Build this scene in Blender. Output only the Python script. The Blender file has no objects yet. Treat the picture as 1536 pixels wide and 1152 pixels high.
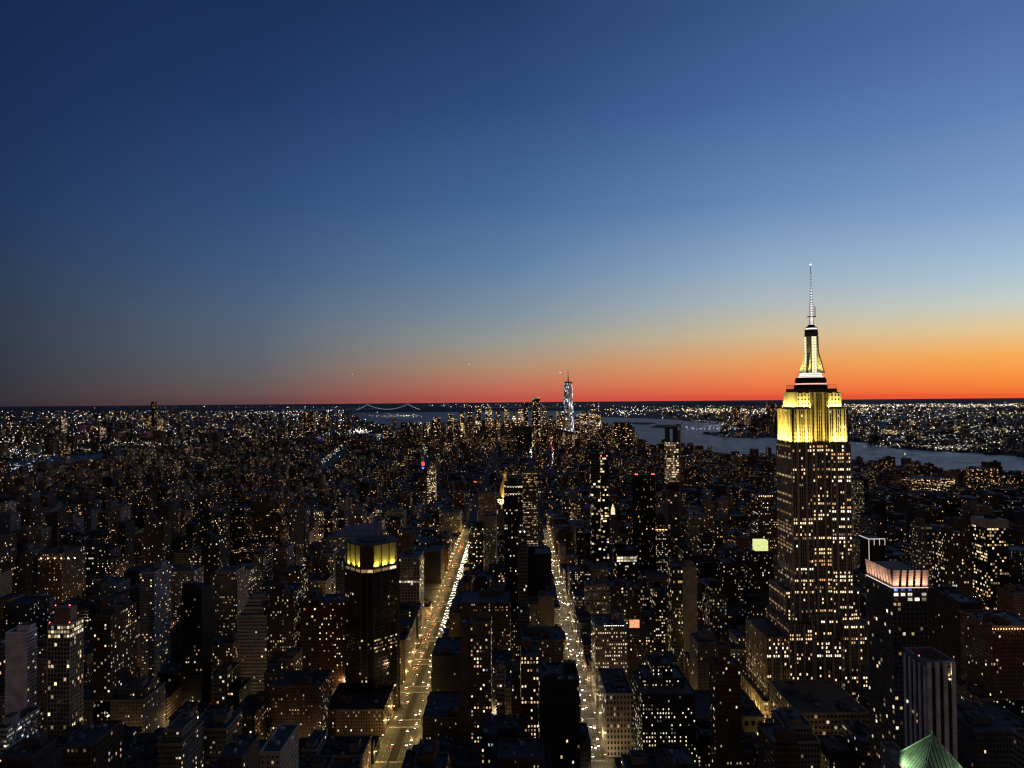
import bpy, math, random
import numpy as np
from mathutils import Matrix, Vector

sc = bpy.context.scene
RAD = math.radians
rnd = random.Random(11)

# ------------------------------------------------------------------ camera
H = 311.0                       # metres above the street
FPX = 1065.0                    # focal length in pixels of the 1536 px wide photograph
YAW, PITCH, ROLL = 4 / FPX, 22 / FPX, -0.0085
CM = (Matrix.Rotation(YAW, 3, 'Z') @ Matrix.Rotation(math.pi / 2 + PITCH, 3, 'X') @ Matrix.Rotation(ROLL, 3, 'Z'))
CMI = CM.transposed()
cd = bpy.data.cameras.new("camera")
cam = bpy.data.objects.new("camera", cd)
sc.collection.objects.link(cam)
cam.matrix_world = Matrix.Translation((0, 0, H)) @ CM.to_4x4()
cd.sensor_width = 36
cd.lens = 36 * FPX / 1536
cd.clip_start = 1
cd.clip_end = 200000
sc.camera = cam
sc.view_settings.view_transform = 'Standard'
sc.view_settings.look = 'None'
sc.view_settings.exposure = 0
sc.view_settings.gamma = 1
cy = sc.cycles
cy.max_bounces = 4
cy.diffuse_bounces = 1
cy.glossy_bounces = 2
cy.transmission_bounces = 2
cy.sample_clamp_indirect = 0.6
cy.sample_clamp_direct = 0
cy.caustics_reflective = False
cy.caustics_refractive = False
cy.use_denoising = True
cy.use_adaptive_sampling = False
cy.filter_width = 1.3

def P(px, py, Y):
    """photo pixel + distance along the avenues -> point"""
    d = CM @ Vector(((px - 768) / FPX, -(py - 576) / FPX, -1))
    return Vector((0, 0, H)) + d * (Y / d.y)

def G(px, py, z=0.0):
    d = CM @ Vector(((px - 768) / FPX, -(py - 576) / FPX, -1))
    return Vector((0, 0, H)) + d * ((z - H) / d.z)

def proj(x, y, z):
    v = CMI @ Vector((x, y, z - H))
    if v.z > -1: return None
    return 768 + FPX * v.x / -v.z, 576 - FPX * v.y / -v.z

# ------------------------------------------------------------------ sky (after sunset: glow low in the west, deep blue overhead)
def lin(c):
    return [(v / 255 / 12.92 if v <= 10 else ((v / 255 + 0.055) / 1.055) ** 2.4) for v in c]

SKY = {  # photo column -> (photo row, sRGB)
    0: [(0, (22, 43, 80)), (150, (26, 47, 86)), (300, (34, 56, 93)), (400, (43, 61, 87)), (500, (51, 60, 75)), (560, (53, 56, 66)), (600, (54, 50, 57)), (612, (52, 47, 54))],
    384: [(0, (26, 48, 90)), (150, (34, 58, 104)), (300, (49, 77, 122)), (400, (64, 90, 127)), (480, (82, 100, 122)), (530, (92, 99, 110)), (565, (98, 94, 97)), (590, (104, 84, 83)), (608, (98, 70, 72))],
    768: [(0, (35, 59, 104)), (150, (47, 76, 126)), (300, (70, 103, 153)), (400, (97, 128, 164)), (470, (127, 145, 160)), (515, (154, 153, 143)), (550, (178, 142, 114)), (578, (193, 114, 90)), (600, (190, 84, 74))],
    1152: [(0, (56, 85, 135)), (150, (73, 104, 158)), (300, (103, 137, 184)), (400, (146, 172, 197)), (450, (172, 184, 188)), (500, (206, 187, 150)), (540, (232, 160, 98)), (570, (238, 130, 76)), (590, (234, 102, 64)), (604, (226, 82, 56))],
    1536: [(0, (76, 106, 158)), (150, (97, 128, 181)), (300, (130, 160, 203)), (400, (168, 194, 212)), (450, (198, 206, 198)), (492, (228, 200, 148)), (530, (248, 174, 88)), (562, (250, 148, 64)), (588, (245, 116, 54)), (602, (238, 94, 48))],
}
world = bpy.data.worlds.new("World")
sc.world = world
world.use_nodes = True
nt = world.node_tree
nt.nodes.clear()

class NT:
    """short-hand for node trees"""
    def __init__(s, tree): s.t = tree
    def n(s, typ, **kw):
        nd = s.t.nodes.new(typ)
        for k, v in kw.items(): setattr(nd, k, v)
        return nd
    def l(s, a, b): s.t.links.new(a, b)
    def put(s, sock, v):
        if hasattr(v, 'is_output'): s.l(v, sock)
        else: sock.default_value = v
    def m(s, op, a, b=0.0, c=0.0, clamp=False):
        nd = s.n('ShaderNodeMath', operation=op, use_clamp=clamp)
        s.put(nd.inputs[0], a); s.put(nd.inputs[1], b); s.put(nd.inputs[2], c)
        return nd.outputs[0]
    def mix(s, f, a, b, blend='MIX'):
        nd = s.n('ShaderNodeMix', data_type='RGBA', blend_type=blend)
        s.put(nd.inputs[0], f); s.put(nd.inputs[6], a); s.put(nd.inputs[7], b)
        return nd.outputs[2]
    def maprange(s, v, a, b, c=0.0, d=1.0):
        nd = s.n('ShaderNodeMapRange')
        s.put(nd.inputs[0], v)
        for i, x in enumerate((a, b, c, d)): nd.inputs[i + 1].default_value = x
        return nd.outputs[0]

w = NT(nt)
tc = w.n('ShaderNodeTexCoord')
sp = w.n('ShaderNodeSeparateXYZ')
w.l(tc.outputs['Generated'], sp.inputs[0])
az = w.m('ARCTAN2', sp.outputs[0], sp.outputs[1])
el = w.m('ARCSINE', sp.outputs[2])
EMAX = 0.62
elp = w.m('DIVIDE', el, EMAX, clamp=True)
cols = []
for px in sorted(SKY):
    ramp = w.n('ShaderNodeValToRGB')
    ramp.color_ramp.interpolation = 'LINEAR'
    st = []
    for py, c in SKY[px]:
        d = (CM @ Vector(((px - 768) / FPX, -(py - 576) / FPX, -1))).normalized()
        st.append((min(1, max(0, math.asin(d.z) / EMAX)), lin(c)))
    st.sort()
    e = ramp.color_ramp.elements
    while len(e) < len(st): e.new(0.5)
    for k, (p, c) in enumerate(st):
        e[k].position = p
        e[k].color = (*c, 1)
    w.l(elp, ramp.inputs[0])
    d = CM @ Vector(((px - 768) / FPX, 0, -1))
    cols.append((math.atan2(d.x, d.y), ramp.outputs[0]))
cur = cols[0][1]
for (a0, _), (a1, c1) in zip(cols, cols[1:]):
    cur = w.mix(w.maprange(az, a0, a1), cur, c1)
# away from the sunset: past the right edge the glow fades again, behind the viewer a raised warm band lights the near walls
back = w.m('MAXIMUM', w.maprange(az, 1.0, 2.2), w.maprange(az, -1.3, -2.4))
rb = w.n('ShaderNodeValToRGB')          # unseen anti-twilight band, warmed and brightened to light camera-facing walls; dark above
rb.color_ramp.elements[0].position = 0.0; rb.color_ramp.elements[0].color = (*lin((120, 97, 82)), 1)
rb.color_ramp.elements[1].position = 1.0; rb.color_ramp.elements[1].color = (*lin((20, 28, 50)), 1)
e_ = rb.color_ramp.elements.new(.35); e_.color = (*lin((102, 87, 80)), 1)
e_ = rb.color_ramp.elements.new(.7); e_.color = (*lin((42, 43, 56)), 1)
w.l(elp, rb.inputs[0])
cur = w.mix(back, cur, rb.outputs[0])
cur = w.mix(w.maprange(el, .62, 1.1), cur, (*lin((12, 15, 25)), 1))
bg = w.n('ShaderNodeBackground')
w.l(cur, bg.inputs[0])
bg.inputs[1].default_value = 1.0
wo = w.n('ShaderNodeOutputWorld')
w.l(bg.outputs[0], wo.inputs[0])

# ------------------------------------------------------------------ materials
def newmat(name):
    m = bpy.data.materials.new(name)
    m.use_nodes = True
    m.node_tree.nodes.clear()
    m.cycles.emission_sampling = 'NONE'
    return m, NT(m.node_tree)

def finish(t, b):
    o = t.n('ShaderNodeOutputMaterial')
    t.l(b.outputs[0], o.inputs[0])

def facade_material(mirror=False):
    m, t = newmat("mirror_facade" if mirror else "facade")
    uv = t.n('ShaderNodeUVMap', uv_map='UVMap')
    s = t.n('ShaderNodeSeparateXYZ'); t.l(uv.outputs[0], s.inputs[0])
    a = t.n('ShaderNodeAttribute', attribute_name='wp')      # window width, window height, lit share
    ap = t.n('ShaderNodeSeparateXYZ'); t.l(a.outputs['Vector'], ap.inputs[0])
    col = t.n('ShaderNodeAttribute', attribute_name='wcol')
    es = t.n('ShaderNodeAttribute', attribute_name='es')
    u, v = s.outputs[0], s.outputs[1]
    fu, fv = t.m('FRACT', u), t.m('FRACT', v)
    cu, cv = t.m('FLOOR', u), t.m('FLOOR', v)
    mu = t.m('LESS_THAN', t.m('ABSOLUTE', t.m('SUBTRACT', fu, 0.5)), t.m('MULTIPLY', ap.outputs[0], 0.5))
    mv = t.m('LESS_THAN', t.m('ABSOLUTE', t.m('SUBTRACT', fv, 0.5)), t.m('MULTIPLY', ap.outputs[1], 0.5))
    mask = t.m('MULTIPLY', mu, mv)
    def white(x, y):
        cb = t.n('ShaderNodeCombineXYZ'); t.put(cb.inputs[0], x); t.put(cb.inputs[1], y)
        wn = t.n('ShaderNodeTexWhiteNoise', noise_dimensions='2D'); t.l(cb.outputs[0], wn.inputs['Vector'])
        return wn
    w1 = white(t.m('ADD', cu, 0.37), t.m('ADD', cv, 0.61))
    w2 = white(t.m('ADD', t.m('FLOOR', t.m('DIVIDE', cu, 6.0)), 0.13), t.m('ADD', cv, 0.29))
    c1 = t.n('ShaderNodeSeparateColor'); t.l(w1.outputs['Color'], c1.inputs[0])
    p = t.m('MULTIPLY', ap.outputs[2], t.m('ADD', 0.25, t.m('MULTIPLY', 2.2, t.m('POWER', w2.outputs['Value'], 2.0))))
    on = t.m('MULTIPLY', t.m('LESS_THAN', w1.outputs['Value'], p), mask)
    ramp = t.n('ShaderNodeValToRGB')
    ramp.color_ramp.interpolation = 'CONSTANT'
    cs = [(0, (1, .55, .22)), (.18, (1, .68, .34)), (.48, (1, .78, .46)), (.72, (1, .86, .62)), (.88, (.95, .95, .9)), (.96, (.75, .88, 1))]
    e = ramp.color_ramp.elements
    while len(e) < len(cs): e.new(.5)
    for k, (q, c) in enumerate(cs): e[k].position = q; e[k].color = (*c, 1)
    t.l(c1.outputs[0], ramp.inputs[0])
    stren = t.m('MULTIPLY', es.outputs['Fac'], t.m('ADD', 0.05, t.m('MULTIPLY', 1.9, t.m('POWER', c1.outputs[1], 4.0))))
    g = t.n('ShaderNodeNewGeometry')
    nz = t.n('ShaderNodeTexNoise'); nz.inputs['Scale'].default_value = 0.12; nz.inputs['Detail'].default_value = 6
    t.l(g.outputs['Position'], nz.inputs['Vector'])
    nv = t.maprange(nz.outputs[0], .3, .7, .65, 1.25)
    wall = t.mix(1.0, col.outputs['Color'], nv, 'MULTIPLY')
    base = t.mix(mask, wall, (.012, .014, .018, 1))
    b = t.n('ShaderNodeBsdfPrincipled')
    t.l(base, b.inputs['Base Color'])
    t.l(t.maprange(mask, 0, 1, .8, .12), b.inputs['Roughness'])
    t.l(t.maprange(mask, 0, 1, .25, .5), b.inputs['Specular IOR Level'])
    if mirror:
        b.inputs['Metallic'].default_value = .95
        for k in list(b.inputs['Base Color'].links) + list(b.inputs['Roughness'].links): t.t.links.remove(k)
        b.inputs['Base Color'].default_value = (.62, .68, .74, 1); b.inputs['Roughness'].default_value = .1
    t.l(col.outputs['Color'] if mirror else ramp.outputs[0], b.inputs['Emission Color'])  # mirror variant glows in its wall tint, imitating reflected sky
    t.l(t.m('MULTIPLY', on, stren), b.inputs['Emission Strength'])
    finish(t, b)
    return m

def plain(name, col, rough=.8, metal=0.0, var=.35, scale=.15, emis=None, es=0.0, bump=0.0):
    m, t = newmat(name)
    b = t.n('ShaderNodeBsdfPrincipled')
    g = t.n('ShaderNodeNewGeometry')
    nz = t.n('ShaderNodeTexNoise'); nz.inputs['Scale'].default_value = scale; nz.inputs['Detail'].default_value = 8
    t.l(g.outputs['Position'], nz.inputs['Vector'])
    t.l(t.mix(1.0, (*col, 1), t.maprange(nz.outputs[0], .3, .7, 1 - var, 1 + var), 'MULTIPLY'), b.inputs['Base Color'])
    b.inputs['Roughness'].default_value = rough
    b.inputs['Metallic'].default_value = metal
    if bump:
        bp = t.n('ShaderNodeBump'); bp.inputs['Strength'].default_value = bump
        t.l(nz.outputs[0], bp.inputs['Height']); t.l(bp.outputs[0], b.inputs['Normal'])
    if emis:
        b.inputs['Emission Color'].default_value = (*emis, 1)
        b.inputs['Emission Strength'].default_value = es
    finish(t, b)
    return m

def glow(name, col, es, var=.6, same=False):
    """lit window / lamp: uneven room light, a little different in every copy"""
    m, t = newmat(name)
    oi = t.n('ShaderNodeObjectInfo')
    tc = t.n('ShaderNodeTexCoord')
    ad = t.n('ShaderNodeVectorMath', operation='ADD')
    cb = t.n('ShaderNodeCombineXYZ')
    t.l(t.m('MULTIPLY', oi.outputs['Random'], 97.0), cb.inputs[0]); t.l(t.m('MULTIPLY', oi.outputs['Random'], 31.0), cb.inputs[2])
    t.l(tc.outputs['Object'], ad.inputs[0]); t.l(cb.outputs[0], ad.inputs[1])
    nz = t.n('ShaderNodeTexNoise'); nz.inputs['Scale'].default_value = .9; nz.inputs['Detail'].default_value = 3
    t.l(ad.outputs[0], nz.inputs['Vector'])
    e = t.n('ShaderNodeBsdfPrincipled')
    e.inputs['Base Color'].default_value = (.02, .02, .02, 1)
    e.inputs['Roughness'].default_value = .2
    e.inputs['Emission Color'].default_value = (*col, 1)
    k = t.maprange(nz.outputs[0], .35, .65, 1 - var, 1 + var)
    k2 = t.m('ADD', .12, t.m('MULTIPLY', 1.25, t.m('POWER', oi.outputs['Random'], 2.0)))
    if same: k2 = 1.0
    t.l(t.m('MULTIPLY', es, t.m('MULTIPLY', k, k2)), e.inputs['Emission Strength'])
    finish(t, e)
    return m

def pts_material():
    m, t = newmat("city_light_glow")
    a = t.n('ShaderNodeAttribute', attribute_name='wcol')
    es = t.n('ShaderNodeAttribute', attribute_name='es')
    e = t.n('ShaderNodeEmission')
    t.l(a.outputs['Color'], e.inputs[0]); t.l(es.outputs['Fac'], e.inputs[1])
    finish(t, e)
    return m

def roof_material():
    m, t = newmat("roofing")
    a = t.n('ShaderNodeAttribute', attribute_name='wcol')
    g = t.n('ShaderNodeNewGeometry')
    nz = t.n('ShaderNodeTexNoise'); nz.inputs['Scale'].default_value = .22; nz.inputs['Detail'].default_value = 8
    t.l(g.outputs['Position'], nz.inputs['Vector'])
    vo = t.n('ShaderNodeTexVoronoi'); vo.inputs['Scale'].default_value = .16
    t.l(g.outputs['Position'], vo.inputs['Vector'])
    k = t.m('MULTIPLY', t.maprange(nz.outputs[0], .3, .7, .5, 1.5), t.maprange(vo.outputs['Distance'], 0, 1, .75, 1.25))
    b = t.n('ShaderNodeBsdfPrincipled')
    t.l(t.mix(1.0, a.outputs['Color'], k, 'MULTIPLY'), b.inputs['Base Color'])
    b.inputs['Roughness'].default_value = .7
    finish(t, b)
    return m

def water_material():
    m, t = newmat("river_water")
    g = t.n('ShaderNodeNewGeometry')
    mp = t.n('ShaderNodeMapping'); mp.inputs['Scale'].default_value = (.012, .03, 1)
    t.l(g.outputs['Position'], mp.inputs['Vector'])
    n1 = t.n('ShaderNodeTexNoise'); n1.inputs['Scale'].default_value = 1; n1.inputs['Detail'].default_value = 9; n1.inputs['Roughness'].default_value = .65
    t.l(mp.outputs[0], n1.inputs['Vector'])
    b = t.n('ShaderNodeBsdfPrincipled')
    b.inputs['Base Color'].default_value = (.03, .036, .04, 1)
    t.l(t.maprange(n1.outputs[0], .35, .65, .34, .55), b.inputs['Roughness'])
    b.inputs['Specular IOR Level'].default_value = .5
    bp = t.n('ShaderNodeBump'); bp.inputs['Strength'].default_value = .5; bp.inputs['Distance'].default_value = 2.0
    t.l(n1.outputs[0], bp.inputs['Height']); t.l(bp.outputs[0], b.inputs['Normal'])
    finish(t, b)
    return m

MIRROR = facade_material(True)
FACADE, ROOF, PTS, WATER = facade_material(), roof_material(), pts_material(), water_material()
M_ASPH = plain("asphalt", (.06, .058, .055), .75, scale=.3, var=.3)
M_PAVE = plain("paving", (.16, .15, .14), .85, scale=.5, var=.3)
M_EARTH = plain("far_ground", (.022, .025, .026), .9, scale=.002, var=.5)
M_PAINT = plain("road_paint", (.55, .55, .5), .6, scale=1.5, var=.3)
M_METAL = plain("dark_steel", (.05, .05, .055), .45, .7)
M_PALE = plain("pale_metal", (.5, .5, .5), .4, .3)
M_TANK = plain("tank_wood", (.11, .075, .05), .85, scale=1.0)
M_GREEN = plain("planting", (.03, .028, .018), .95, scale=.8, var=.6)
M_COPPER = plain("green_copper", (.2, .32, .22), .55, .15, scale=.4, var=.35)
M_GOLD = plain("gilded_tiles", (.75, .5, .14), .4, .2, scale=.4, var=.3)
M_LIME = plain("limestone", (.42, .38, .31), .8, scale=.2, var=.2)
M_CONC = plain("raw_concrete", (.22, .2, .18), .85)
M_RED = plain("red_beacon", (.3, .02, .02), .4, emis=(1, .06, .07), es=14)
M_HEAD = plain("headlight", (.5, .5, .5), .3, emis=(1, .93, .8), es=34)
M_TAIL = plain("taillight", (.3, .02, .02), .3, emis=(1, .08, .04), es=9)
M_LAMP = plain("lamp_lens", (.5, .4, .2), .4, emis=(1, .72, .36), es=22)
M_WHITEL = plain("white_tube_light", (.6, .6, .6), .4, emis=(1, .95, .86), es=1.15)
M_STRIP = plain("warm_strip_light", (.6, .5, .3), .4, emis=(1, .8, .5), es=2.0)
CARP = [plain("car_paint_black", (.015, .015, .017), .25), plain("car_paint_white", (.6, .6, .6), .3, var=.05),
        plain("car_paint_yellow", (.6, .38, .03), .35, var=.05), plain("car_paint_grey", (.2, .2, .21), .3, .4, var=.1)]
M_CARGLASS = plain("car_glass", (.02, .02, .022), .1)
WIN = {
    'amber': glow("window_amber", (1, .54, .21), .7), 'warm': glow("window_warm", (1, .7, .37), 1.1),
    'yellow': glow("window_yellow", (1, .8, .46), 1.4), 'white': glow("window_white", (1, .9, .7), 1.6),
    'cool': glow("window_cool", (.85, .95, 1), 1.1), 'dim': glow("window_dim", (1, .66, .36), .25),
    'blue': glow("window_blue", (.16, .3, 1), 1.4), 'glass': glow("mast_glass", (1, .93, .55), 1.15, .15, True),
}
WKEYS = ['dim', 'dim', 'amber', 'amber', 'warm', 'warm', 'warm', 'yellow', 'yellow', 'white', 'cool']

# ------------------------------------------------------------------ mesh helpers
class MB:
    def __init__(s):
        s.v, s.f, s.uv, s.col, s.wp, s.es, s.mi = [], [], [], [], [], [], []
    def face(s, pts, col=(.2, .2, .2), wp=(0, 0, 0), es=0.0, uv=None, mi=0):
        k = len(s.v)
        s.v += [tuple(p) for p in pts]
        s.f.append(tuple(range(k, k + len(pts))))
        s.uv += uv if uv else [(0.0, 0.0)] * len(pts)
        s.col.append((*col, 1)); s.wp.append(wp); s.es.append(es); s.mi.append(mi)
    def wallface(s, a, b, z0, z1, col, wp, es, cw, ch, mi=0):
        """upright quad from ground point a to b (seen from outside a is on the left); window cells fitted to its size"""
        L = math.dist(a, b)
        n, m = max(1, round(L / cw)), max(1, round((z1 - z0) / ch))
        su, sv = rnd.randrange(0, 900) * 6, rnd.randrange(0, 900)
        s.face([(a[0], a[1], z0), (b[0], b[1], z0), (b[0], b[1], z1), (a[0], a[1], z1)], col, wp, es,
               [(su, sv), (su + n, sv), (su + n, sv + m), (su, sv + m)], mi)
    def prism(s, pts, z0, z1, col=(.2, .2, .2), wp=(0, 0, 0), es=0.0, cw=3.0, ch=3.5, top=True, mi=0, tmi=None, tcol=None, bottom=False):
        n = len(pts)
        for i in range(n):
            s.wallface(pts[i], pts[(i + 1) % n], z0, z1, col, wp, es, cw, ch, mi)
        if top: s.face([(p[0], p[1], z1) for p in pts], tcol or col, mi=mi if tmi is None else tmi)
        if bottom: s.face([(p[0], p[1], z0) for p in reversed(pts)], col, mi=mi)
    def box(s, x0, x1, y0, y1, z0, z1, col=(.2, .2, .2), wp=(0, 0, 0), es=0.0, cw=3.0, ch=3.5, top=True, mi=0, tmi=None, tcol=None, bottom=False):
        s.prism([(x0, y0), (x1, y0), (x1, y1), (x0, y1)], z0, z1, col, wp, es, cw, ch, top, mi, tmi, tcol, bottom)
    def tube(s, p, q, r0, r1=None, n=8, col=(.2, .2, .2), cap=True, es=0.0, mi=0):
        p, q = Vector(p), Vector(q); r1 = r0 if r1 is None else r1
        d = (q - p).normalized()
        a = d.orthogonal().normalized(); b = d.cross(a)
        A = [p + (a * math.cos(t) + b * math.sin(t)) * r0 for t in [2 * math.pi * k / n for k in range(n)]]
        B = [q + (a * math.cos(t) + b * math.sin(t)) * r1 for t in [2 * math.pi * k / n for k in range(n)]]
        for k in range(n): s.face([A[k], A[(k + 1) % n], B[(k + 1) % n], B[k]], col, es=es, mi=mi)
        if cap: s.face(B, col, es=es, mi=mi); s.face(A[::-1], col, es=es, mi=mi)
    def octa(s, c, r, col, es):
        x, y, z = c
        t, b = (x, y, z + r), (x, y, z - r)
        q = [(x + r, y, z), (x, y + r, z), (x - r, y, z), (x, y - r, z)]
        for i in range(4):
            s.face([q[i], q[(i + 1) % 4], t], col, es=es)
            s.face([q[(i + 1) % 4], q[i], b], col, es=es)
    def mesh(s, name, mats, smooth=False):
        me = bpy.data.meshes.new(name)
        me.from_pydata(s.v, [], s.f)
        for m in mats: me.materials.append(m)
        n = len(s.f)
        uv = me.uv_layers.new(name='UVMap')
        uv.data.foreach_set('uv', np.array(s.uv, np.float32).ravel())
        a = me.attributes.new('wcol', 'FLOAT_COLOR', 'FACE'); a.data.foreach_set('color', np.array(s.col, np.float32).ravel())
        a = me.attributes.new('wp', 'FLOAT_VECTOR', 'FACE'); a.data.foreach_set('vector', np.array(s.wp, np.float32).ravel())
        a = me.attributes.new('es', 'FLOAT', 'FACE'); a.data.foreach_set('value', np.array(s.es, np.float32))
        me.polygons.foreach_set('material_index', np.array(s.mi, np.int32))
        if smooth: me.polygons.foreach_set('use_smooth', np.ones(n, bool))
        me.update()
        return me
    def build(s, name, mats, parent=None, loc=(0, 0, 0)):
        if not isinstance(mats, (list, tuple)): mats = [mats]
        o = bpy.data.objects.new(name, s.mesh(name, mats))
        sc.collection.objects.link(o)
        o.location = loc
        if parent: o.parent = parent
        return o

LAST = [None]
def empty(name, loc, label, cat, group=None, rz=0.0):
    o = bpy.data.objects.new(name, None)
    LAST[0] = o
    sc.collection.objects.link(o)
    o.location = loc; o.rotation_euler.z = rz
    o.empty_display_size = 2
    o['label'] = label; o['category'] = cat
    if group: o['group'] = group
    return o

def tag(o, label=None, cat=None, group=None, kind=None):
    if label: o['label'] = label
    if cat: o['category'] = cat
    if group: o['group'] = group
    if kind: o['kind'] = kind
    return o

def link(name, me, parent=None, loc=(0, 0, 0), rz=0.0):
    o = bpy.data.objects.new(name, me)
    sc.collection.objects.link(o)
    if parent: o.parent = parent
    o.location = loc
    if rz: o.rotation_euler.z = rz
    return o

_winmesh = {}
def winmesh(wd, ht, key):
    k = (round(wd, 1), round(ht, 1), key)
    if k not in _winmesh:
        m = MB(); wd, ht = k[0], k[1]
        m.box(-wd / 2, wd / 2, -.1, .05, 0, ht, bottom=True)
        _winmesh[k] = m.mesh("window", [WIN[key]])
    return _winmesh[k]

def light(kind, name, parent, loc, energy, col, rot=None, **kw):
    ld = bpy.data.lights.new(name, kind)
    ld.energy = energy; ld.color = col
    for k, v in kw.items(): setattr(ld, k, v)
    o = bpy.data.objects.new(name, ld)
    sc.collection.objects.link(o)
    o.parent = parent; o.location = loc
    if rot is not None: o.rotation_euler = rot
    return o

def aim(direction):
    return Vector(direction).to_track_quat('-Z', 'Y').to_euler()

def lit_windows(root, faces, cw, ch, ww, wh, share, keys=None, cap=100, floors=True, seed=0, stuff=True, skip=None):
    """lit windows, each its own part. faces: (ax, ay, bx, by, z0, z1), a on the left seen from outside"""
    r = random.Random(seed)
    cand = []
    for ax, ay, bx, by, z0, z1 in faces:
        L = math.hypot(bx - ax, by - ay)
        n, m = max(1, round(L / cw)), max(1, round((z1 - z0) / ch))
        dx, dy = (bx - ax) / L, (by - ay) / L
        rz = math.atan2(dy, dx)
        for j in range(m):
            fl = r.random()
            pf = share * (.25 + 2.2 * fl * fl) if floors else share
            if floors == 'bays': pf = .04 if fl < .42 else .3 if fl < .8 else .88
            run = r.choice(keys or WKEYS)
            for i in range(n):
                if i % 6 == 0 and floors is True: pf = share * (.2 + 2.3 * r.random() ** 2) if r.random() < .5 else pf
                if skip and i % 4 == skip: continue
                if r.random() < pf:
                    u = (i + .5) * L / n
                    key = run if floors and r.random() < (.85 if floors == 'bays' else .6) else r.choice(keys or WKEYS)
                    cand.append((ax + dx * u, ay + dy * u, z0 + (j + .5 - wh / 2) * (z1 - z0) / m, rz, ww * L / n, wh * (z1 - z0) / m, key))
    r.shuffle(cand)
    for x, y, z, rz, wd, ht, key in cand[:cap]:
        link("window", winmesh(wd, ht, key), root, (x, y, z), rz)
    rest = cand[cap:]
    if rest and stuff:
        m = MB(); ks = sorted(WIN)
        for x, y, z, rz, wd, ht, key in rest:
            c, s_ = math.cos(rz), math.sin(rz)
            q = []
            for du, dv in ((-wd / 2, 0), (wd / 2, 0), (wd / 2, ht), (-wd / 2, ht)):
                q.append((x + c * du + s_ * .1, y + s_ * du - c * .1, z + dv))
            m.face(q, mi=ks.index(key))
        tag(m.build("lit_windows", [WIN[k] for k in ks], root), kind='stuff')

def beacon(root, x, y, z, r=.7):
    m = MB(); m.tube((x, y, z), (x, y, z + 1.6), .12, n=5); m.build("beacon_mast", M_METAL, root)
    m = MB(); m.octa((x, y, z + 1.6 + r), r, (1, .1, .1), 0); m.build("beacon", M_RED, root)

# ------------------------------------------------------------------ setting
def sheet(name, pts, z, mat, thick=0.0):
    m = MB()
    m.face([(p[0], p[1], z) for p in pts])
    if thick:
        n = len(pts)
        for i in range(n):
            a, b = pts[i], pts[(i + 1) % n]
            m.face([(a[0], a[1], z - thick), (b[0], b[1], z - thick), (b[0], b[1], z), (a[0], a[1], z)])
    return tag(m.build(name, mat), kind='structure')

def tri_sheet(name, pts, z, mat, thick=1.5):
    """land with a ragged outline (triangulated)"""
    from mathutils.geometry import tessellate_polygon
    m = MB()
    V = [Vector((p[0], p[1], z)) for p in pts]
    for t in tessellate_polygon([V]):
        a, b, c = (V[i] for i in t)
        if (b - a).cross(c - a).z < 0: b, c = c, b
        m.face([a, b, c])
    n = len(pts)
    for i in range(n):
        a, b = pts[i], pts[(i + 1) % n]
        m.face([(a[0], a[1], z - thick), (b[0], b[1], z - thick), (b[0], b[1], z), (a[0], a[1], z)])
    return tag(m.build(name, mat), kind='structure')

def rough_line(pts, step=220, amp=35, seed=1):
    r = random.Random(seed)
    out = []
    for a, b in zip(pts, pts[1:]):
        a, b = Vector(a[:2]), Vector(b[:2])
        k = max(1, int((b - a).length / step))
        nrm = Vector((-(b - a).y, (b - a).x)).normalized()
        sc_ = min(1.0, (b - a).length / 300)
        for i in range(k):
            out.append(a.lerp(b, i / k) + nrm * r.uniform(-amp, amp) * sc_ * (1 if i else .3))
    out.append(Vector(pts[-1][:2]))
    return out

FAR = 62000
sheet("ground", [(-FAR, -4000), (FAR, -4000), (FAR, FAR), (-FAR, FAR)], -3.0, M_EARTH)
sheet("water", [(-30000, 800), (30000, 800), (30000, 26000), (-30000, 26000)], -1.6, WATER)
SHORE_E = rough_line([G(-420, 760), G(-60, 716), G(58, 708), G(100, 694), G(200, 683), G(330, 673), G(520, 660), G(590, 655), G(650, 653), G(705, 645)], seed=2)
SHORE_W = rough_line([G(882, 644), G(905, 655), G(945, 664), G(1010, 672), G(1140, 685), G(1290, 697), G(1400, 707), G(1536, 716), G(1900, 752)], seed=3)
manhattan = [v for v in SHORE_E] + [v for v in SHORE_W] + [Vector((2600, -3000)), Vector((-2600, -3000))]
tri_sheet("land", manhattan[::-1], 0.0, M_ASPH)
BK = rough_line([G(-600, 722), G(-60, 694), G(40, 690), G(92, 684), G(330, 669), G(520, 655), G(585, 648), G(600, 643), G(560, 634), G(525, 624), G(532, 617)], seed=4)
tri_sheet("far_bank", (BK + [Vector((-9000, 26000)), Vector((-26000, 26000)), Vector((-26000, 4000))])[::-1], -.4, M_EARTH)
NJ = rough_line([G(2100, 742), G(1536, 685), G(1470, 680), G(1400, 676), G(1345, 673), G(1330, 668), G(1284, 663), G(1230, 660), G(1165, 656), G(1112, 657), G(1075, 654), G(1050, 650), G(1094, 646), G(1086, 637), G(1040, 632), G(1010, 629), G(960, 627), G(890, 625)], seed=5)
tri_sheet("opposite_bank", NJ + [Vector((2300, 25900)), Vector((26000, 25900)), Vector((26000, 3000))], -.5, M_EARTH)
for nm, pts, sd in (("island", [(612, 642), (640, 640), (690, 637), (688, 633), (640, 634), (612, 637)], 6), ("island", [(945, 636), (972, 637), (985, 635), (972, 633.5), (950, 633.5)], 7),
                    ("island", [(975, 641), (1000, 642.5), (1022, 640), (1014, 637), (985, 637)], 8)):
    q = rough_line([G(*p) for p in pts] + [G(*pts[0])], 80, 12, sd)[:-1]
    tri_sheet(nm, q, -.3, M_EARTH)

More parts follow.
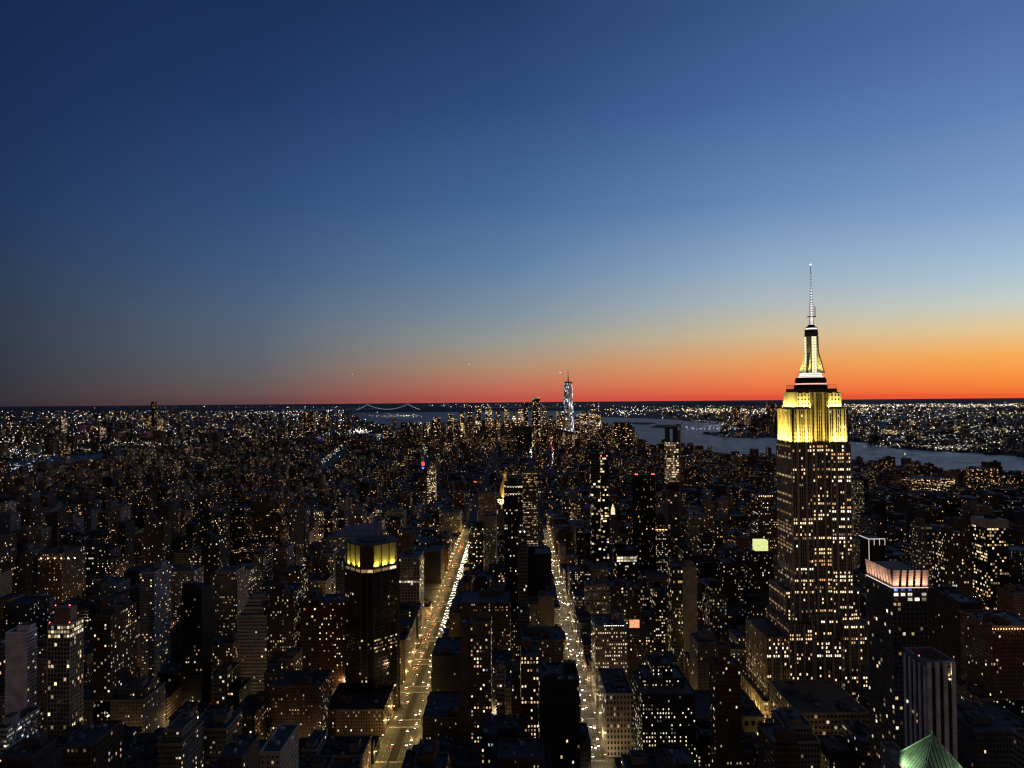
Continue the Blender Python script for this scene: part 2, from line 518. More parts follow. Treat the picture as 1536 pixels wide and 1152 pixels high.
def hills(name, px0, px1, Y, crest, seed):
    """low ridge along the horizon"""
    r = random.Random(seed)
    m = MB()
    N = 60
    ph = [r.uniform(0, 6) for _ in range(5)]
    rows = []
    for j, (dy, k) in enumerate(((0, 0), (900, .55), (2000, 1.0), (4200, .8), (7000, 0))):
        row = []
        for i in range(N + 1):
            t = i / N
            px = px0 + (px1 - px0) * t
            x = G(px, 640).x / G(px, 640).y * (Y + dy)
            hgt = crest * (.62 + .22 * math.sin(5 * t + ph[0]) + .1 * math.sin(13 * t + ph[1]) + .06 * math.sin(31 * t + ph[2])) * min(1, 6 * t, 6 * (1 - t))
            row.append((x, Y + dy, -2.0 + max(0, hgt) * k))
        rows.append(row)
    for a, b in zip(rows, rows[1:]):
        for i in range(N): m.face([a[i], a[i + 1], b[i + 1], b[i]])
    tag(m.build(name, M_EARTH), kind='structure')

hills("hills", 520, 1010, 17500, 105, 1)
hills("hills", 880, 1750, 24000, 150, 2)
hills("hills", -200, 560, 27000, 35, 3)

# street grid -----------------------------------------------------
AVE = [-2600, -2330, -2060, -1790, -1520, -1250, -1030, -820, -610, -410, -258, -108, 67, 222, 502, 780, 1055, 1330, 1600, 1870, 2150, 2430]
ROADW = {-108: 30, 67: 17, 222: 17}
S0 = 688.0
rows = [S0 + 80 * k for k in range(-7, 62)]
def inside(x, y, poly):
    c = False
    j = len(poly) - 1
    for i in range(len(poly)):
        a, b = poly[i], poly[j]
        if (a[1] > y) != (b[1] > y) and x < (b[0] - a[0]) * (y - a[1]) / (b[1] - a[1]) + a[0]: c = not c
        j = i
    return c
MANH = [(v[0], v[1]) for v in manhattan]
blocks = []
for yi, ya in enumerate(rows):
    sw = 15 if abs(ya - S0) < 1 else 9
    sw2 = 15 if abs(ya + 80 - S0) < 1 else 9
    for xa, xb in zip(AVE, AVE[1:]):
        x0, x1 = xa + ROADW.get(xa, 24) / 2, xb - ROADW.get(xb, 24) / 2
        y0, y1 = ya + sw / 2, ya + 80 - sw2 / 2
        if abs((x0 + x1) / 2) > .78 * y1 + 260: continue
        if not all(inside(x, y, MANH) for x in (x0, x1) for y in (y0, y1)): continue
        blocks.append((x0, x1, y0, y1))
m = MB()
for x0, x1, y0, y1 in blocks:
    if y0 < 2600: m.box(x0, x1, y0, y1, .004, .15)
tag(m.build("pavement", M_PAVE), kind='structure')
m = MB()
for xa in (-108, 67, 222):
    hw = ROADW[xa] / 2
    lanes = [-9.4, -6.2, 6.2, 9.4] if xa == -108 else [-5, -1.7, 1.7, 5]
    y = 480.0
    while y < 1700:
        near = min(abs((y - S0) % 80), 80 - abs((y - S0) % 80))
        if near > 9:
            for lx in lanes: m.face([(xa + lx - .12, y, .006), (xa + lx + .12, y, .006), (xa + lx + .12, y + 3, .006), (xa + lx - .12, y + 3, .006)])
        y += 9
    for ya in rows:
        if 400 < ya < 1700:
            for side in (-9.0, 6.5):
                x = xa - hw + 1
                while x < xa + hw - 1:
                    m.face([(x, ya + side, .006), (x + .5, ya + side, .006), (x + .5, ya + side + 2.6, .006), (x, ya + side + 2.6, .006)])
                    x += 1.1
tag(m.build("road_markings", M_PAINT), kind='structure')
m = MB()
for ya in rows:
    if 560 < ya < 1800: m.box(-108 - 2.6, -108 + 2.6, ya + 10, ya + 70, .004, .35)
tag(m.build("planted_median", M_GREEN), kind='structure')
# sunken approach ramp in the near avenue: low parapet walls and dark roadway between them
m = MB()
for sx in (-4.6, 4.2): m.box(-108 + sx, -108 + sx + .4, 500, 640, .15, 1.2)
tag(m.build("ramp_wall", M_CONC), "low concrete walls flanking the ramp down the middle of the wide avenue", "wall")

# ------------------------------------------------------------------ buildings
COL = dict(brick=(.15, .075, .05), brown=(.11, .075, .055), tan=(.27, .21, .15), stone=(.36, .31, .24), grey=(.17, .165, .16),
           dark=(.035, .035, .038), black=(.015, .015, .017), white=(.42, .4, .37), rose=(.3, .2, .16), slate=(.075, .08, .09))
ROOFC = [(.028, .026, .024), (.042, .039, .036), (.02, .019, .018), (.065, .06, .054)]
STY = {
    'punched': dict(cw=2.4, ch=3.1, ww=.38, wh=.44), 'office': dict(cw=2.1, ch=3.8, ww=.52, wh=.46),
    'ribbon': dict(cw=2.1, ch=3.7, ww=.72, wh=.4), 'glass': dict(cw=1.8, ch=3.8, ww=.74, wh=.62),
    'loft': dict(cw=2.7, ch=4.0, ww=.56, wh=.48), 'blank': dict(cw=3.0, ch=3.3, ww=0, wh=0),
}
HEROES = []
OCC = []          # every box that can hide something: x0, x1, y0, y1, h, id

def building(name, label, cat, x0, x1, y0, y1, h, style='punched', col='brown', lit=.12, es=1.6, obj=True, cap=40, group=None,
             pier=0.0, band=0.0, roof=None, parapet=1.1, bulk=1, tank=0, keys=None, seed=None, floors=True, upper=(), sides=True,
             blank_front=False, blank_side=False, cornice=False, single=False, z0=0.15, cw=None, ch=None):
    seed = rnd.randrange(1 << 30) if seed is None else seed
    r = random.Random(seed)
    st = dict(STY[style])
    f_ = r.uniform(.85, 1.2); st['ww'] = min(.9, st['ww'] * f_); st['wh'] = min(.8, st['wh'] * r.uniform(.85, 1.2))
    if cw: st['cw'] = cw
    if ch: st['ch'] = ch
    c = COL[col] if isinstance(col, str) else col
    k = r.uniform(.85, 1.15); c = tuple(v * k for v in c)
    rc = roof or r.choice(ROOFC)
    Yn = y0
    cx, cyy = (x0 + x1) / 2, (y0 + y1) / 2
    hx, hy = (x1 - x0) / 2, (y1 - y0) / 2
    wp = (st['ww'], st['wh'], 0.0 if obj else lit)
    nowin = (0, 0, 0)
    def shell(m, ax, bx, ay, by, za, zb, top):
        faces = [((ax, ay), (bx, ay)), ((bx, ay), (bx, by)), ((bx, by), (ax, by)), ((ax, by), (ax, ay))]
        for i, (a, b) in enumerate(faces):
            bl = (blank_front and i in (0, 2)) or (blank_side and i in (1, 3))
            m.wallface(a, b, za, zb, c, nowin if bl else wp, es, st['cw'], st['ch'])
        if top: m.face([(ax, ay, zb), (bx, ay, zb), (bx, by, zb), (ax, by, zb)], rc, mi=1)
    if single:
        m = MB(); shell(m, -hx, hx, -hy, hy, 0, h, True)
        if bulk:
            bw, bd = min(hx, r.uniform(2, 5)), min(hy, r.uniform(2, 4)); bx, by = r.uniform(-hx + bw, hx - bw), r.uniform(-hy + bd, hy - bd)
            m.box(bx - bw, bx + bw, by - bd, by + bd, h, h + r.uniform(3, 6), c, tmi=1, tcol=rc)
        o = m.build(name, [FACADE, ROOF], None, (cx, cyy, z0))
        return tag(o, label, cat, group)
    root = empty(name, (cx, cyy, z0), label, cat, group)
    tiers = [(-hx, hx, -hy, hy, 0.0, h)]
    for (fx0, fx1, fy0, fy1, dz) in upper:
        tiers.append((-hx + 2 * hx * fx0, -hx + 2 * hx * fx1, -hy + 2 * hy * fy0, -hy + 2 * hy * fy1, tiers[-1][5], tiers[-1][5] + dz))
    m = MB(); mr = MB()
    wf = []
    for (ax, bx, ay, by, za, zb) in tiers:
        shell(m, ax, bx, ay, by, za, zb, False)
        mr.box(ax + .3, bx - .3, ay + .3, by - .3, zb - .5, zb + .02, rc)
        if not blank_front: wf.append((ax, ay, bx, ay, za + (4 if za == 0 else 0), zb))
        if not blank_side and sides:
            if cx + ax > 0: wf.append((ax, by, ax, ay, za, zb))
            if cx + bx < 0: wf.append((bx, ay, bx, by, za, zb))
        if pier:
            for (a, b, nx, ny) in (((ax, ay), (bx, ay), 0, -1), ((bx, ay), (bx, by), 1, 0), ((ax, by), (ax, ay), -1, 0)):
                L = math.dist(a, b); n = max(1, round(L / st['cw']))
                for i in range(n + 1):
                    x, y = a[0] + (b[0] - a[0]) * i / n, a[1] + (b[1] - a[1]) * i / n
                    m.box(x - pier / 2 - abs(nx) * .2, x + pier / 2 + abs(nx) * .2, y - pier / 2 - abs(ny) * .2, y + pier / 2 + abs(ny) * .2, za + .02, zb + .4, tuple(min(1, v * 1.15) for v in c))
        if band:
            n = max(1, round((zb - za) / st['ch']))
            for i in range(1, n + 1):
                z = za + (zb - za) * i / n
                m.box(ax - band, bx + band, ay - band, by + band, z - .5, z - .12, tuple(min(1, v * 1.25) for v in c), bottom=True)
    m.build("wall", [FACADE, ROOF], root)
    mr.build("roof", ROOF, root)
    ax, bx, ay, by, za, zb = tiers[-1]
    for (qx0, qx1, qy0, qy1, _, qz) in tiers:
        if parapet:
            p = MB(); t_ = .35; oc = .5 if cornice else .06
            cc = tuple(min(1, v * 1.2) for v in c)
            p.box(qx0 - oc, qx1 + oc, qy0 - oc, qy0 + t_, qz - (.9 if cornice else .05), qz + parapet, cc, bottom=True)
            p.box(qx0 - oc, qx1 + oc, qy1 - t_, qy1 + oc, qz - .05, qz + parapet, cc, bottom=True)
            p.box(qx0 - oc, qx0 + t_, qy0 + t_, qy1 - t_, qz - .05, qz + parapet - .01, cc, bottom=True)
            p.box(qx1 - t_, qx1 + oc, qy0 + t_, qy1 - t_, qz - .05, qz + parapet - .01, cc, bottom=True)
            p.build("parapet", FACADE, root)
    tx, ty = (bx - ax), (by - ay)
    for i in range(bulk):
        bw, bd = min(tx * .3, r.uniform(3, 7)), min(ty * .3, r.uniform(3, 6))
        px_, py_ = r.uniform(ax + bw + .5, bx - bw - .5) if tx > 2 * bw + 1.2 else (ax + bx) / 2, r.uniform(ay + bd + .5, by - bd - .5) if ty > 2 * bd + 1.2 else (ay + by) / 2
        p = MB(); hh = r.uniform(3, 7.5)
        p.box(px_ - bw, px_ + bw, py_ - bd, py_ + bd, zb - .02, zb + hh, c, tmi=1, tcol=rc)
        p.box(px_ - bw * .4, px_ + bw * .3, py_ - bd * .4, py_ + bd * .4, zb + hh, zb + hh + 1.4, COL['grey'], tmi=1, tcol=rc)
        p.build("bulkhead", [FACADE, ROOF], root)
    for i in range(tank):
        wx, wy = r.uniform(ax + 2.5, bx - 2.5), r.uniform(ay + 2.5, by - 2.5)
        p = MB(); zt = zb + r.uniform(3, 6)
        for sx in (-1, 1):
            for sy in (-1, 1): p.tube((wx + sx * 1.3, wy + sy * 1.3, zb), (wx + sx * 1.3, wy + sy * 1.3, zt), .14, n=4)
        p.tube((wx, wy, zt), (wx, wy, zt + 3.6), 1.9, 1.8, 10); p.tube((wx, wy, zt + 3.6), (wx, wy, zt + 4.9), 2.0, .1, 10)
        p.build("water_tank", M_TANK, root)
    if Yn < 800:                            # small plant on the roof: ducts, fans, hatches
        for i in range(int(min(11 if tx * ty > 900 else 5, tx * ty / 90))):
            q, s_ = r.uniform(ax + 1.5, bx - 1.5), r.uniform(ay + 1.5, by - 1.5)
            a_, b_ = r.uniform(.5, 1.6), r.uniform(.5, 2.4)
            p = MB(); p.box(q - a_, q + a_, s_ - b_, s_ + b_, zb, zb + r.uniform(.8, 2.4), r.choice([COL['grey'], COL['slate'], COL['white']])); p.build("roof_unit", FACADE, root)
    if obj and st['ww']:
        lit_windows(root, wf, st['cw'], st['ch'], st['ww'], st['wh'], lit, keys, cap, floors, seed)
    return root

def hb(name, label, cat, xl, xr, yt, Y, depth, vb, ref=None, **kw):
    """a building known from the photograph: its street front spans xl..xr, its cornice is at row yt, it stands Y metres away"""
    a, b = P(xl, yt, Y), P(xr, yt, Y)
    h = (a.z + b.z) / 2
    kw.setdefault('seed', (xl * 131 + yt * 17) % 99991)
    up = kw.get('upper', ())
    top = h + sum(u[4] for u in up)
    reg(a.x, b.x, Y, Y + depth, top, vb, ref or label, (xl + xr) / 2, yt)
    return building(name, label, cat, a.x, b.x, Y, Y + depth, h, **kw)

def reg(x0, x1, y0, y1, h, vb, ref, px, py):
    HEROES.append(dict(x0=x0, x1=x1, y0=y0, y1=y1, h=h, vb=vb, ref=ref, px=px, py=py))
    OCC.append((x0, x1, y0, y1, h, -1))

# ---- the great setback tower with the floodlit yellow crown
def great_tower():
    xc, yf = (P(1190, 760, 700).x + P(1276.5, 760, 700).x) / 2, 700.0
    yc = yf + 20.5
    Z = lambda py, Y=705: P(1218, py, Y).z
    lab = "tallest tower, stepped stone skyscraper with floodlit yellow crown and white antenna spire"
    root = empty("skyscraper", (xc, yc, .15), lab, "skyscraper")
    LS = (.54, .45, .33); SP = (.2, .165, .125)
    cw, ch = 2.1, 3.75
    wp = (.56, .52, 0)
    faces = []
    def block(m, x0, x1, y0, y1, z0, z1, front=True, left=True, right=True, windows=True, back=False, pr=.5, cwx=cw, sp=None, wm=None):
        m.box(x0, x1, y0, y1, z0, z1, sp or SP, wm or wp, 0, cwx, ch, top=False)
        m.face([(x0, y0, z1), (x1, y0, z1), (x1, y1, z1), (x0, y1, z1)], (.06, .06, .06))
        sides = []
        if front: sides.append(((x0, y0), (x1, y0), 0, -1))
        if right: sides.append(((x1, y0), (x1, y1), 1, 0))
        if left: sides.append(((x0, y1), (x0, y0), -1, 0))
        if back: sides.append(((x1, y1), (x0, y1), 0, 1))
        for a, b, nx, ny in sides:
            L = math.dist(a, b); n = max(1, round(L / cwx))
            sl = L / n
            for i in range(n):
                if i % 4 == 2:
                    t = (i + .5) / n; x, y = a[0] + (b[0] - a[0]) * t, a[1] + (b[1] - a[1]) * t
                    dx = sl * .47 if ny else pr; dy = sl * .47 if nx else pr
                    m.box(x - dx, x + dx, y - dy, y + dy, z0, z1 + .9, LS)
            for i in range(n + 1):
                wide = .9 if i in (0, n) else .42
                x, y = a[0] + (b[0] - a[0]) * i / n, a[1] + (b[1] - a[1]) * i / n
                dx = wide / 2 if ny else pr; dy = wide / 2 if nx else pr
                m.box(x - dx, x + dx, y - dy, y + dy, z0, z1 + .9, LS)
        if front and windows: faces.append((x0, y0, x1, y0, z0, z1))
        if left and windows: faces.append((x0, y1, x0, y0, z0, z1))
    zs = Z(667); zc = Z(615, 708); zt = Z(590, 709)
    # lower setbacks
    b = MB()
    block(b, -66, 66, -37, 30, 0, 20, windows=True)
    block(b, -60, 60, -30, 29.5, 20, Z(957, 690), windows=True)
    b.build("podium", [FACADE], root)
    b = MB()
    t1 = Z(938, 688)
    block(b, -39, -15, -33, 28, 20.02, t1)
    block(b, 13.5, 39.5, -33, 28, 20.02, t1)
    block(b, -15, 13.5, -29, 27, 20.04, Z(925, 690))
    block(b, -36, 36, -17.5, 27, t1 + .02, Z(884, 710))
    b.build("setback", [FACADE], root)
    # shaft: two wings and a recessed middle bay
    b = MB()
    block(b, -28.5, -9.5, -20.5, 20.5, 20.06, zs, right=False)
    block(b, 9.5, 28.5, -20.5, 20.5, 20.06, zs, left=False)
    block(b, -9.5, 9.5, -18.2, 20, 20.08, zs + .1, left=False, right=False)
    b.build("shaft", [FACADE], root)
    faces_shaft = list(faces); faces.clear()
    # floodlit crown
    b = MB()
    block(b, -27, -9, -19.3, 19.3, zs + .02, zc, right=False, pr=.45, sp=(.085, .07, .045), wm=(.8, .55, 0))
    block(b, 9, 27, -19.3, 19.3, zs + .02, zc, left=False, pr=.45, sp=(.085, .07, .045), wm=(.8, .55, 0))
    block(b, -9, 9, -17.4, 18.5, zs + .04, zt, left=False, right=False, pr=.45, sp=(.085, .07, .045), wm=(.8, .55, 0))
    b.build("crown", [FACADE], root)
    faces_crown = [f for f in faces]; faces.clear()
    b = MB()
    for s in (-1, 1):
        x0, x1 = sorted((s * 8.2, s * 21.5))
        b.box(x0, x1, -16.6, 16.6, zc + .02, zt, (.52, .46, .37), (.42, .5, 0), 0, 3.3, 3.9)
        for xx in (x0, x1, (x0 + x1) / 2): b.box(xx - .8, xx + .8, -17, 17, zc, zt + 1.0, (.52, .46, .37))
        for yy in (-10, -3.5, 3.5, 10): b.box(s * 21.5 - .4, s * 21.5 + .4, yy - .7, yy + .7, zc, zt + .6, (.52, .46, .37))
    b.build("upper_crown", [FACADE], root)
    # observation deck, dark tiers
    zo = Z(578, 712); zd = Z(566.5, 716); zm0 = Z(560, 718)
    dx = P(1216.3, 575, 720).x - xc
    b = MB()
    b.box(dx - 19.5, dx + 20, -14.5, 14.5, zt + .03, zt + 4.5, (.1, .09, .08), (.5, .5, 0), 0, 2.6, 4.5)
    b.build("observation_deck", [FACADE], root)
    b = MB()
    for k in range(27):
        x = dx - 19.3 + k * 39.1 / 26
        b.box(x - .06, x + .06, -14.4, -14.28, zt + 4.5, zo + .6, (.1, .1, .1))
    for k in range(20):
        y = -14.4 + k * 28.8 / 19
        b.box(dx - 19.4, dx - 19.28, y - .06, y + .06, zt + 4.5, zo + .6, (.1, .1, .1))
    b.box(dx - 19.4, dx + 19.9, -14.42, -14.26, zo + .4, zo + .6, (.1, .1, .1)); b.box(dx - 19.42, dx - 19.26, -14.2, 14.2, zo + .38, zo + .58, (.1, .1, .1))
    b.build("deck_fence", [FACADE], root)
    b = MB(); b.prism([(dx + 16 * math.cos(t), 15 * math.sin(t)) for t in np.linspace(.2, 2 * math.pi + .2, 25)[:-1]], zt + 4.5, zo + .2, (.045, .04, .038)); b.build("lower_drum", [FACADE], root)
    b = MB()
    R0 = [(dx + 14.2 * math.cos(t), 13.4 * math.sin(t)) for t in np.linspace(0, 2 * math.pi, 29)[:-1]]
    R1 = [(dx + 15 * math.cos(t), 14.2 * math.sin(t)) for t in np.linspace(0, 2 * math.pi, 29)[:-1]]
    b.prism(R0, zo + .22, zo + 2.6, (.3, .16, .14)); b.prism(R1, zo + 2.6, zd - 1.5, (.06, .05, .048), bottom=True); b.prism(R0, zd - 1.48, zd, (.05, .045, .04))
    b.build("round_deck", [FACADE], root)
    pm = plain("pink_strip_light", (.6, .4, .4), emis=(1, .5, .45), es=1.3)
    b = MB()
    b.prism([(dx + 14.6 * math.cos(t), 13.8 * math.sin(t)) for t in np.linspace(0, 2 * math.pi, 29)[:-1]], zo + .8, zo + 1.9, bottom=True)
    tag(b.build("strip_light", pm, root))
    b = MB()
    for rr, a, c_ in ((11.8, zd, zd + 1.0), (10.9, zd + 1.5, zd + 2.4), (10.4, zd + 2.9, zm0 + .2)):
        b.prism([(dx + rr * math.cos(t), rr * .95 * math.sin(t)) for t in np.linspace(0, 2 * math.pi, 33)[:-1]], a, c_, bottom=True)
    b.build("lit_ring", M_WHITEL, root)
    b = MB(); b.prism([(dx + 10 * math.cos(t), 9.5 * math.sin(t)) for t in np.linspace(0, 2 * math.pi, 33)[:-1]], zd, zm0, (.1, .09, .08)); b.build("ring_core", FACADE, root)
    # mast
    mx = P(1216.3, 520, 722).x - xc
    z1, z2, z3 = Z(529, 722), Z(505.5, 722), Z(495, 722)
    b = MB(); b.prism([(mx + 5.6 * math.cos(t), 5.6 * math.sin(t)) for t in np.linspace(.13, 2 * math.pi + .13, 25)[:-1]], zm0, z2, (.3, .28, .24)); b.build("mast", FACADE, root)
    b = MB()
    for a in (45, 135, 225, 315):
        ca, sa = math.cos(RAD(a)), math.sin(RAD(a))
        prof = [(zm0, 12.6), (zm0 + 5, 11.2), (zm0 + 9, 10.2), (zm0 + 13, 9.2), (z1 - 4, 7.9), (z1, 7.0), (z2, 6.3)]
        px_, py_ = -sa * 1.5, ca * 1.5
        for (za, ra), (zb, rb) in zip(prof, prof[1:]):
            q = [(mx + ca * 4 + px_, sa * 4 + py_), (mx + ca * 4 - px_, sa * 4 - py_)]
            A = [(mx + ca * ra - px_, sa * ra - py_, za), (mx + ca * ra + px_, sa * ra + py_, za)]
            B = [(mx + ca * rb - px_, sa * rb - py_, zb), (mx + ca * rb + px_, sa * rb + py_, zb)]
            b.face([A[0], A[1], B[1], B[0]], (.5, .48, .42))
            b.face([(*q[1], za), A[0], B[0], (*q[1], zb)], (.5, .48, .42))
            b.face([A[1], (*q[0], za), (*q[0], zb), B[1]], (.5, .48, .42))
    b.build("buttress", FACADE, root)
    for a in (0, 90, 180, 270):
        ca, sa = math.cos(RAD(a)), math.sin(RAD(a))
        b = MB()
        n = 13
        for k in range(n):
            za, zb = zm0 + .6 + (z2 - zm0 - .6) * k / n, zm0 + .6 + (z2 - zm0 - .6) * (k + .9) / n
            for s in (-1, 1):
                o0, o1 = s * .15, s * 2.35
                lo, hi = min(o0, o1), max(o0, o1)
                rr = 6.2
                b.face([(mx + ca * rr + sa * lo, sa * rr - ca * lo, za), (mx + ca * rr + sa * hi, sa * rr - ca * hi, za), (mx + ca * rr + sa * hi, sa * rr - ca * hi, zb), (mx + ca * rr + sa * lo, sa * rr - ca * lo, zb)][::-1])
        b.build("mast_glazing", WIN['glass'], root)
        b = MB(); rr = 5.2
        x, y = mx + ca * rr, sa * rr
        ex, ey = (.95, 2.6) if a in (0, 180) else (2.6, .95)
        b.box(x - ex, x + ex, y - ey, y + ey, zm0, z2 + .3, (.12, .11, .1)); b.build("mast_bay", FACADE, root)
    b = MB()
    b.prism([(mx + 6.3 * math.cos(t), 6.3 * math.sin(t)) for t in np.linspace(0, 2 * math.pi, 25)[:-1]], z2 + .35, z3, (.07, .065, .06), bottom=True)
    b.prism([(mx + 6.7 * math.cos(t), 6.7 * math.sin(t)) for t in np.linspace(0, 2 * math.pi, 25)[:-1]], z2 + 2.4, z2 + 3.2, (.1, .09, .08), bottom=True)
    b.build("mast_cap", FACADE, root)
    b = MB(); b.tube((mx, 0, z3), (mx, 0, z3 + 1.5), 5.4, 5.2, 24); b.build("lit_ring", M_WHITEL, root)
    zcn = Z(487.6, 722)
    b = MB(); b.tube((mx, 0, z3 + 1.5), (mx, 0, z3 + 2.6), 5.9, 5.2, 20, (.06, .055, .05)); b.tube((mx, 0, z3 + 2.6), (mx, 0, zcn), 4.4, 2.7, 20, (.06, .055, .05)); b.build("mast_dome", FACADE, root)
    # antenna: lattice sections with lit rungs, thinner towards the tip
    ax_ = P(1215.6, 440, 722).x - xc
    secs = [(zcn, Z(475.5, 722), 2.1, 7), (Z(475, 722), Z(455, 722), 1.75, 8), (Z(454, 722), Z(434, 722), 1.2, 5), (Z(433, 722), Z(410.5, 722), .75, 5)]
    b = MB(); AL = plain("antenna_white_light", (.6, .6, .6), emis=(1, .93, .93), es=1.3)
    for za, zb, rr, n in secs:
        for q in range(4):
            t = q * math.pi / 2 + .6
            b.tube((ax_ + rr * math.cos(t), rr * math.sin(t), za), (ax_ + rr * math.cos(t), rr * math.sin(t), zb), .16, n=4, col=(.2, .2, .2))
        for k in range(n):
            z = za + (zb - za) * (k + .5) / n
            L = MB(); L.tube((ax_, 0, z - (zb - za) / n * .2), (ax_, 0, z + (zb - za) / n * .2), rr * .8, rr * .72, 8); L.build("antenna_lamp", AL, root)
            b.tube((ax_, 0, z + (zb - za) / n * .4), (ax_, 0, z + (zb - za) / n * .5), rr * 1.25, rr * 1.25, 8, (.12, .11, .11))
    zp = Z(475.4, 722)
    b.box(ax_ - 3.6, ax_ + 3.9, -2, 2, zp - .4, zp + .4, (.08, .08, .08), bottom=True)
    b.box(ax_ + 3.4, ax_ + 4.0, -.3, .3, zp, Z(460, 722), (.08, .08, .08))
    b.tube((ax_, 0, Z(410.5, 722)), (ax_, 0, Z(399, 722)), .32, .18, 6, (.1, .1, .1))
    an = b.build("antenna", FACADE, root)
    b = MB(); b.octa((ax_, 0, Z(397.6, 722)), .75, (1, 1, 1), 0); b.build("beacon", plain("white_beacon", (.6, .6, .6), emis=(1, .85, .9), es=8), root)
    # side antennas on the shoulders
    for x, y in ((27, -19), (25, 12), (-24, 15), (-26.5, -18), (22, -16)):
        b = MB(); b.tube((x, y, zc), (x, y, zc + 9), .12, n=4, col=(.3, .28, .2)); b.build("whip_antenna", FACADE, root)
    # floodlights standing on the setback ledges
    yel = (1.0, .79, .16)
    def flood(x0, y0, x1, y1, z, en, out, up=1.0, tilt=.16, size=.6):
        L_ = math.hypot(x1 - x0, y1 - y0)
        cx_, cy_ = (x0 + x1) / 2, (y0 + y1) / 2
        o = light('AREA', "flood_lamp", root, (cx_, cy_, z), en, yel, None, shape='RECTANGLE', size=L_, size_y=size, spread=RAD(100))
        d = Vector((-out[0] * tilt, -out[1] * tilt, up)).normalized()
        xax = Vector(((x1 - x0) / L_, (y1 - y0) / L_, 0)); zax = -d; yax = zax.cross(xax).normalized(); xax = yax.cross(zax)
        o.rotation_euler = Matrix((xax, yax, zax)).transposed().to_euler()
        n = max(2, int(L_ / 6))
        for k in range(n):
            t = (k + .5) / n
            fm = MB(); fm.box(x0 + (x1 - x0) * t - .35, x0 + (x1 - x0) * t + .35, y0 + (y1 - y0) * t - .3, y0 + (y1 - y0) * t + .3, z - .8, z - .15, (.05, .05, .05)); fm.build("floodlight", M_METAL, root)
    EN = 26000
    flood(-27, -22.6, -10, -22.6, zs + .9, EN, (0, -1)); flood(10, -22.6, 27, -22.6, zs + .9, EN, (0, -1))
    flood(-30.4, 19, -30.4, -19, zs + .9, EN * 2.0, (-1, 0)); flood(30.4, -19, 30.4, 19, zs + .9, EN * 1.2, (1, 0))
    flood(-9, -21.2, 9, -21.2, zs + .9, EN * .10, (0, -1))
    flood(-21, -18.9, -9, -18.9, zc + 1.9, EN * .22, (0, -1), tilt=.25); flood(9, -18.9, 21.5, -18.9, zc + 1.9, EN * .22, (0, -1), tilt=.25)
    flood(-24.2, 16, -24.2, -16, zc + 1.9, EN * .35, (-1, 0), tilt=.25); flood(24.2, -16, 24.2, 16, zc + 1.9, EN * .35, (1, 0), tilt=.25)
    flood(mx - 7, -12.5, mx + 7, -12.5, zm0 + .4, 2600, (0, -1), tilt=.35); flood(mx - 12.5, 7, mx - 12.5, -7, zm0 + .4, 2600, (-1, 0), tilt=.35)
    lit_windows(root, faces_shaft, cw, ch, .52, .5, .25, ['warm', 'warm', 'yellow', 'warm', 'white', 'dim', 'dim', 'amber', 'amber'], 86, 'bays', 5, skip=2)
    lit_windows(root, [f for f in faces_crown], cw, ch, .5, .5, .1, ['warm', 'yellow', 'white'], 14, 'bays', 9, stuff=False, skip=2)
    reg(xc - 66, xc + 66, yc - 37, yc + 30, 20, 1045, "the yellow-crowned skyscraper", 1222, 800)
    reg(xc - 60, xc + 60, yc - 30, yc + 29, 80, 1020, "the yellow-crowned skyscraper", 1222, 800)
    reg(xc - 36, xc + 36, yc - 20, yc + 27, 120, 1020, "the yellow-crowned skyscraper", 1222, 800)
    reg(xc - 28, xc + 28, yc - 20, yc + 20, zt, 1020, "the yellow-crowned skyscraper", 1222, 800)
great_tower()

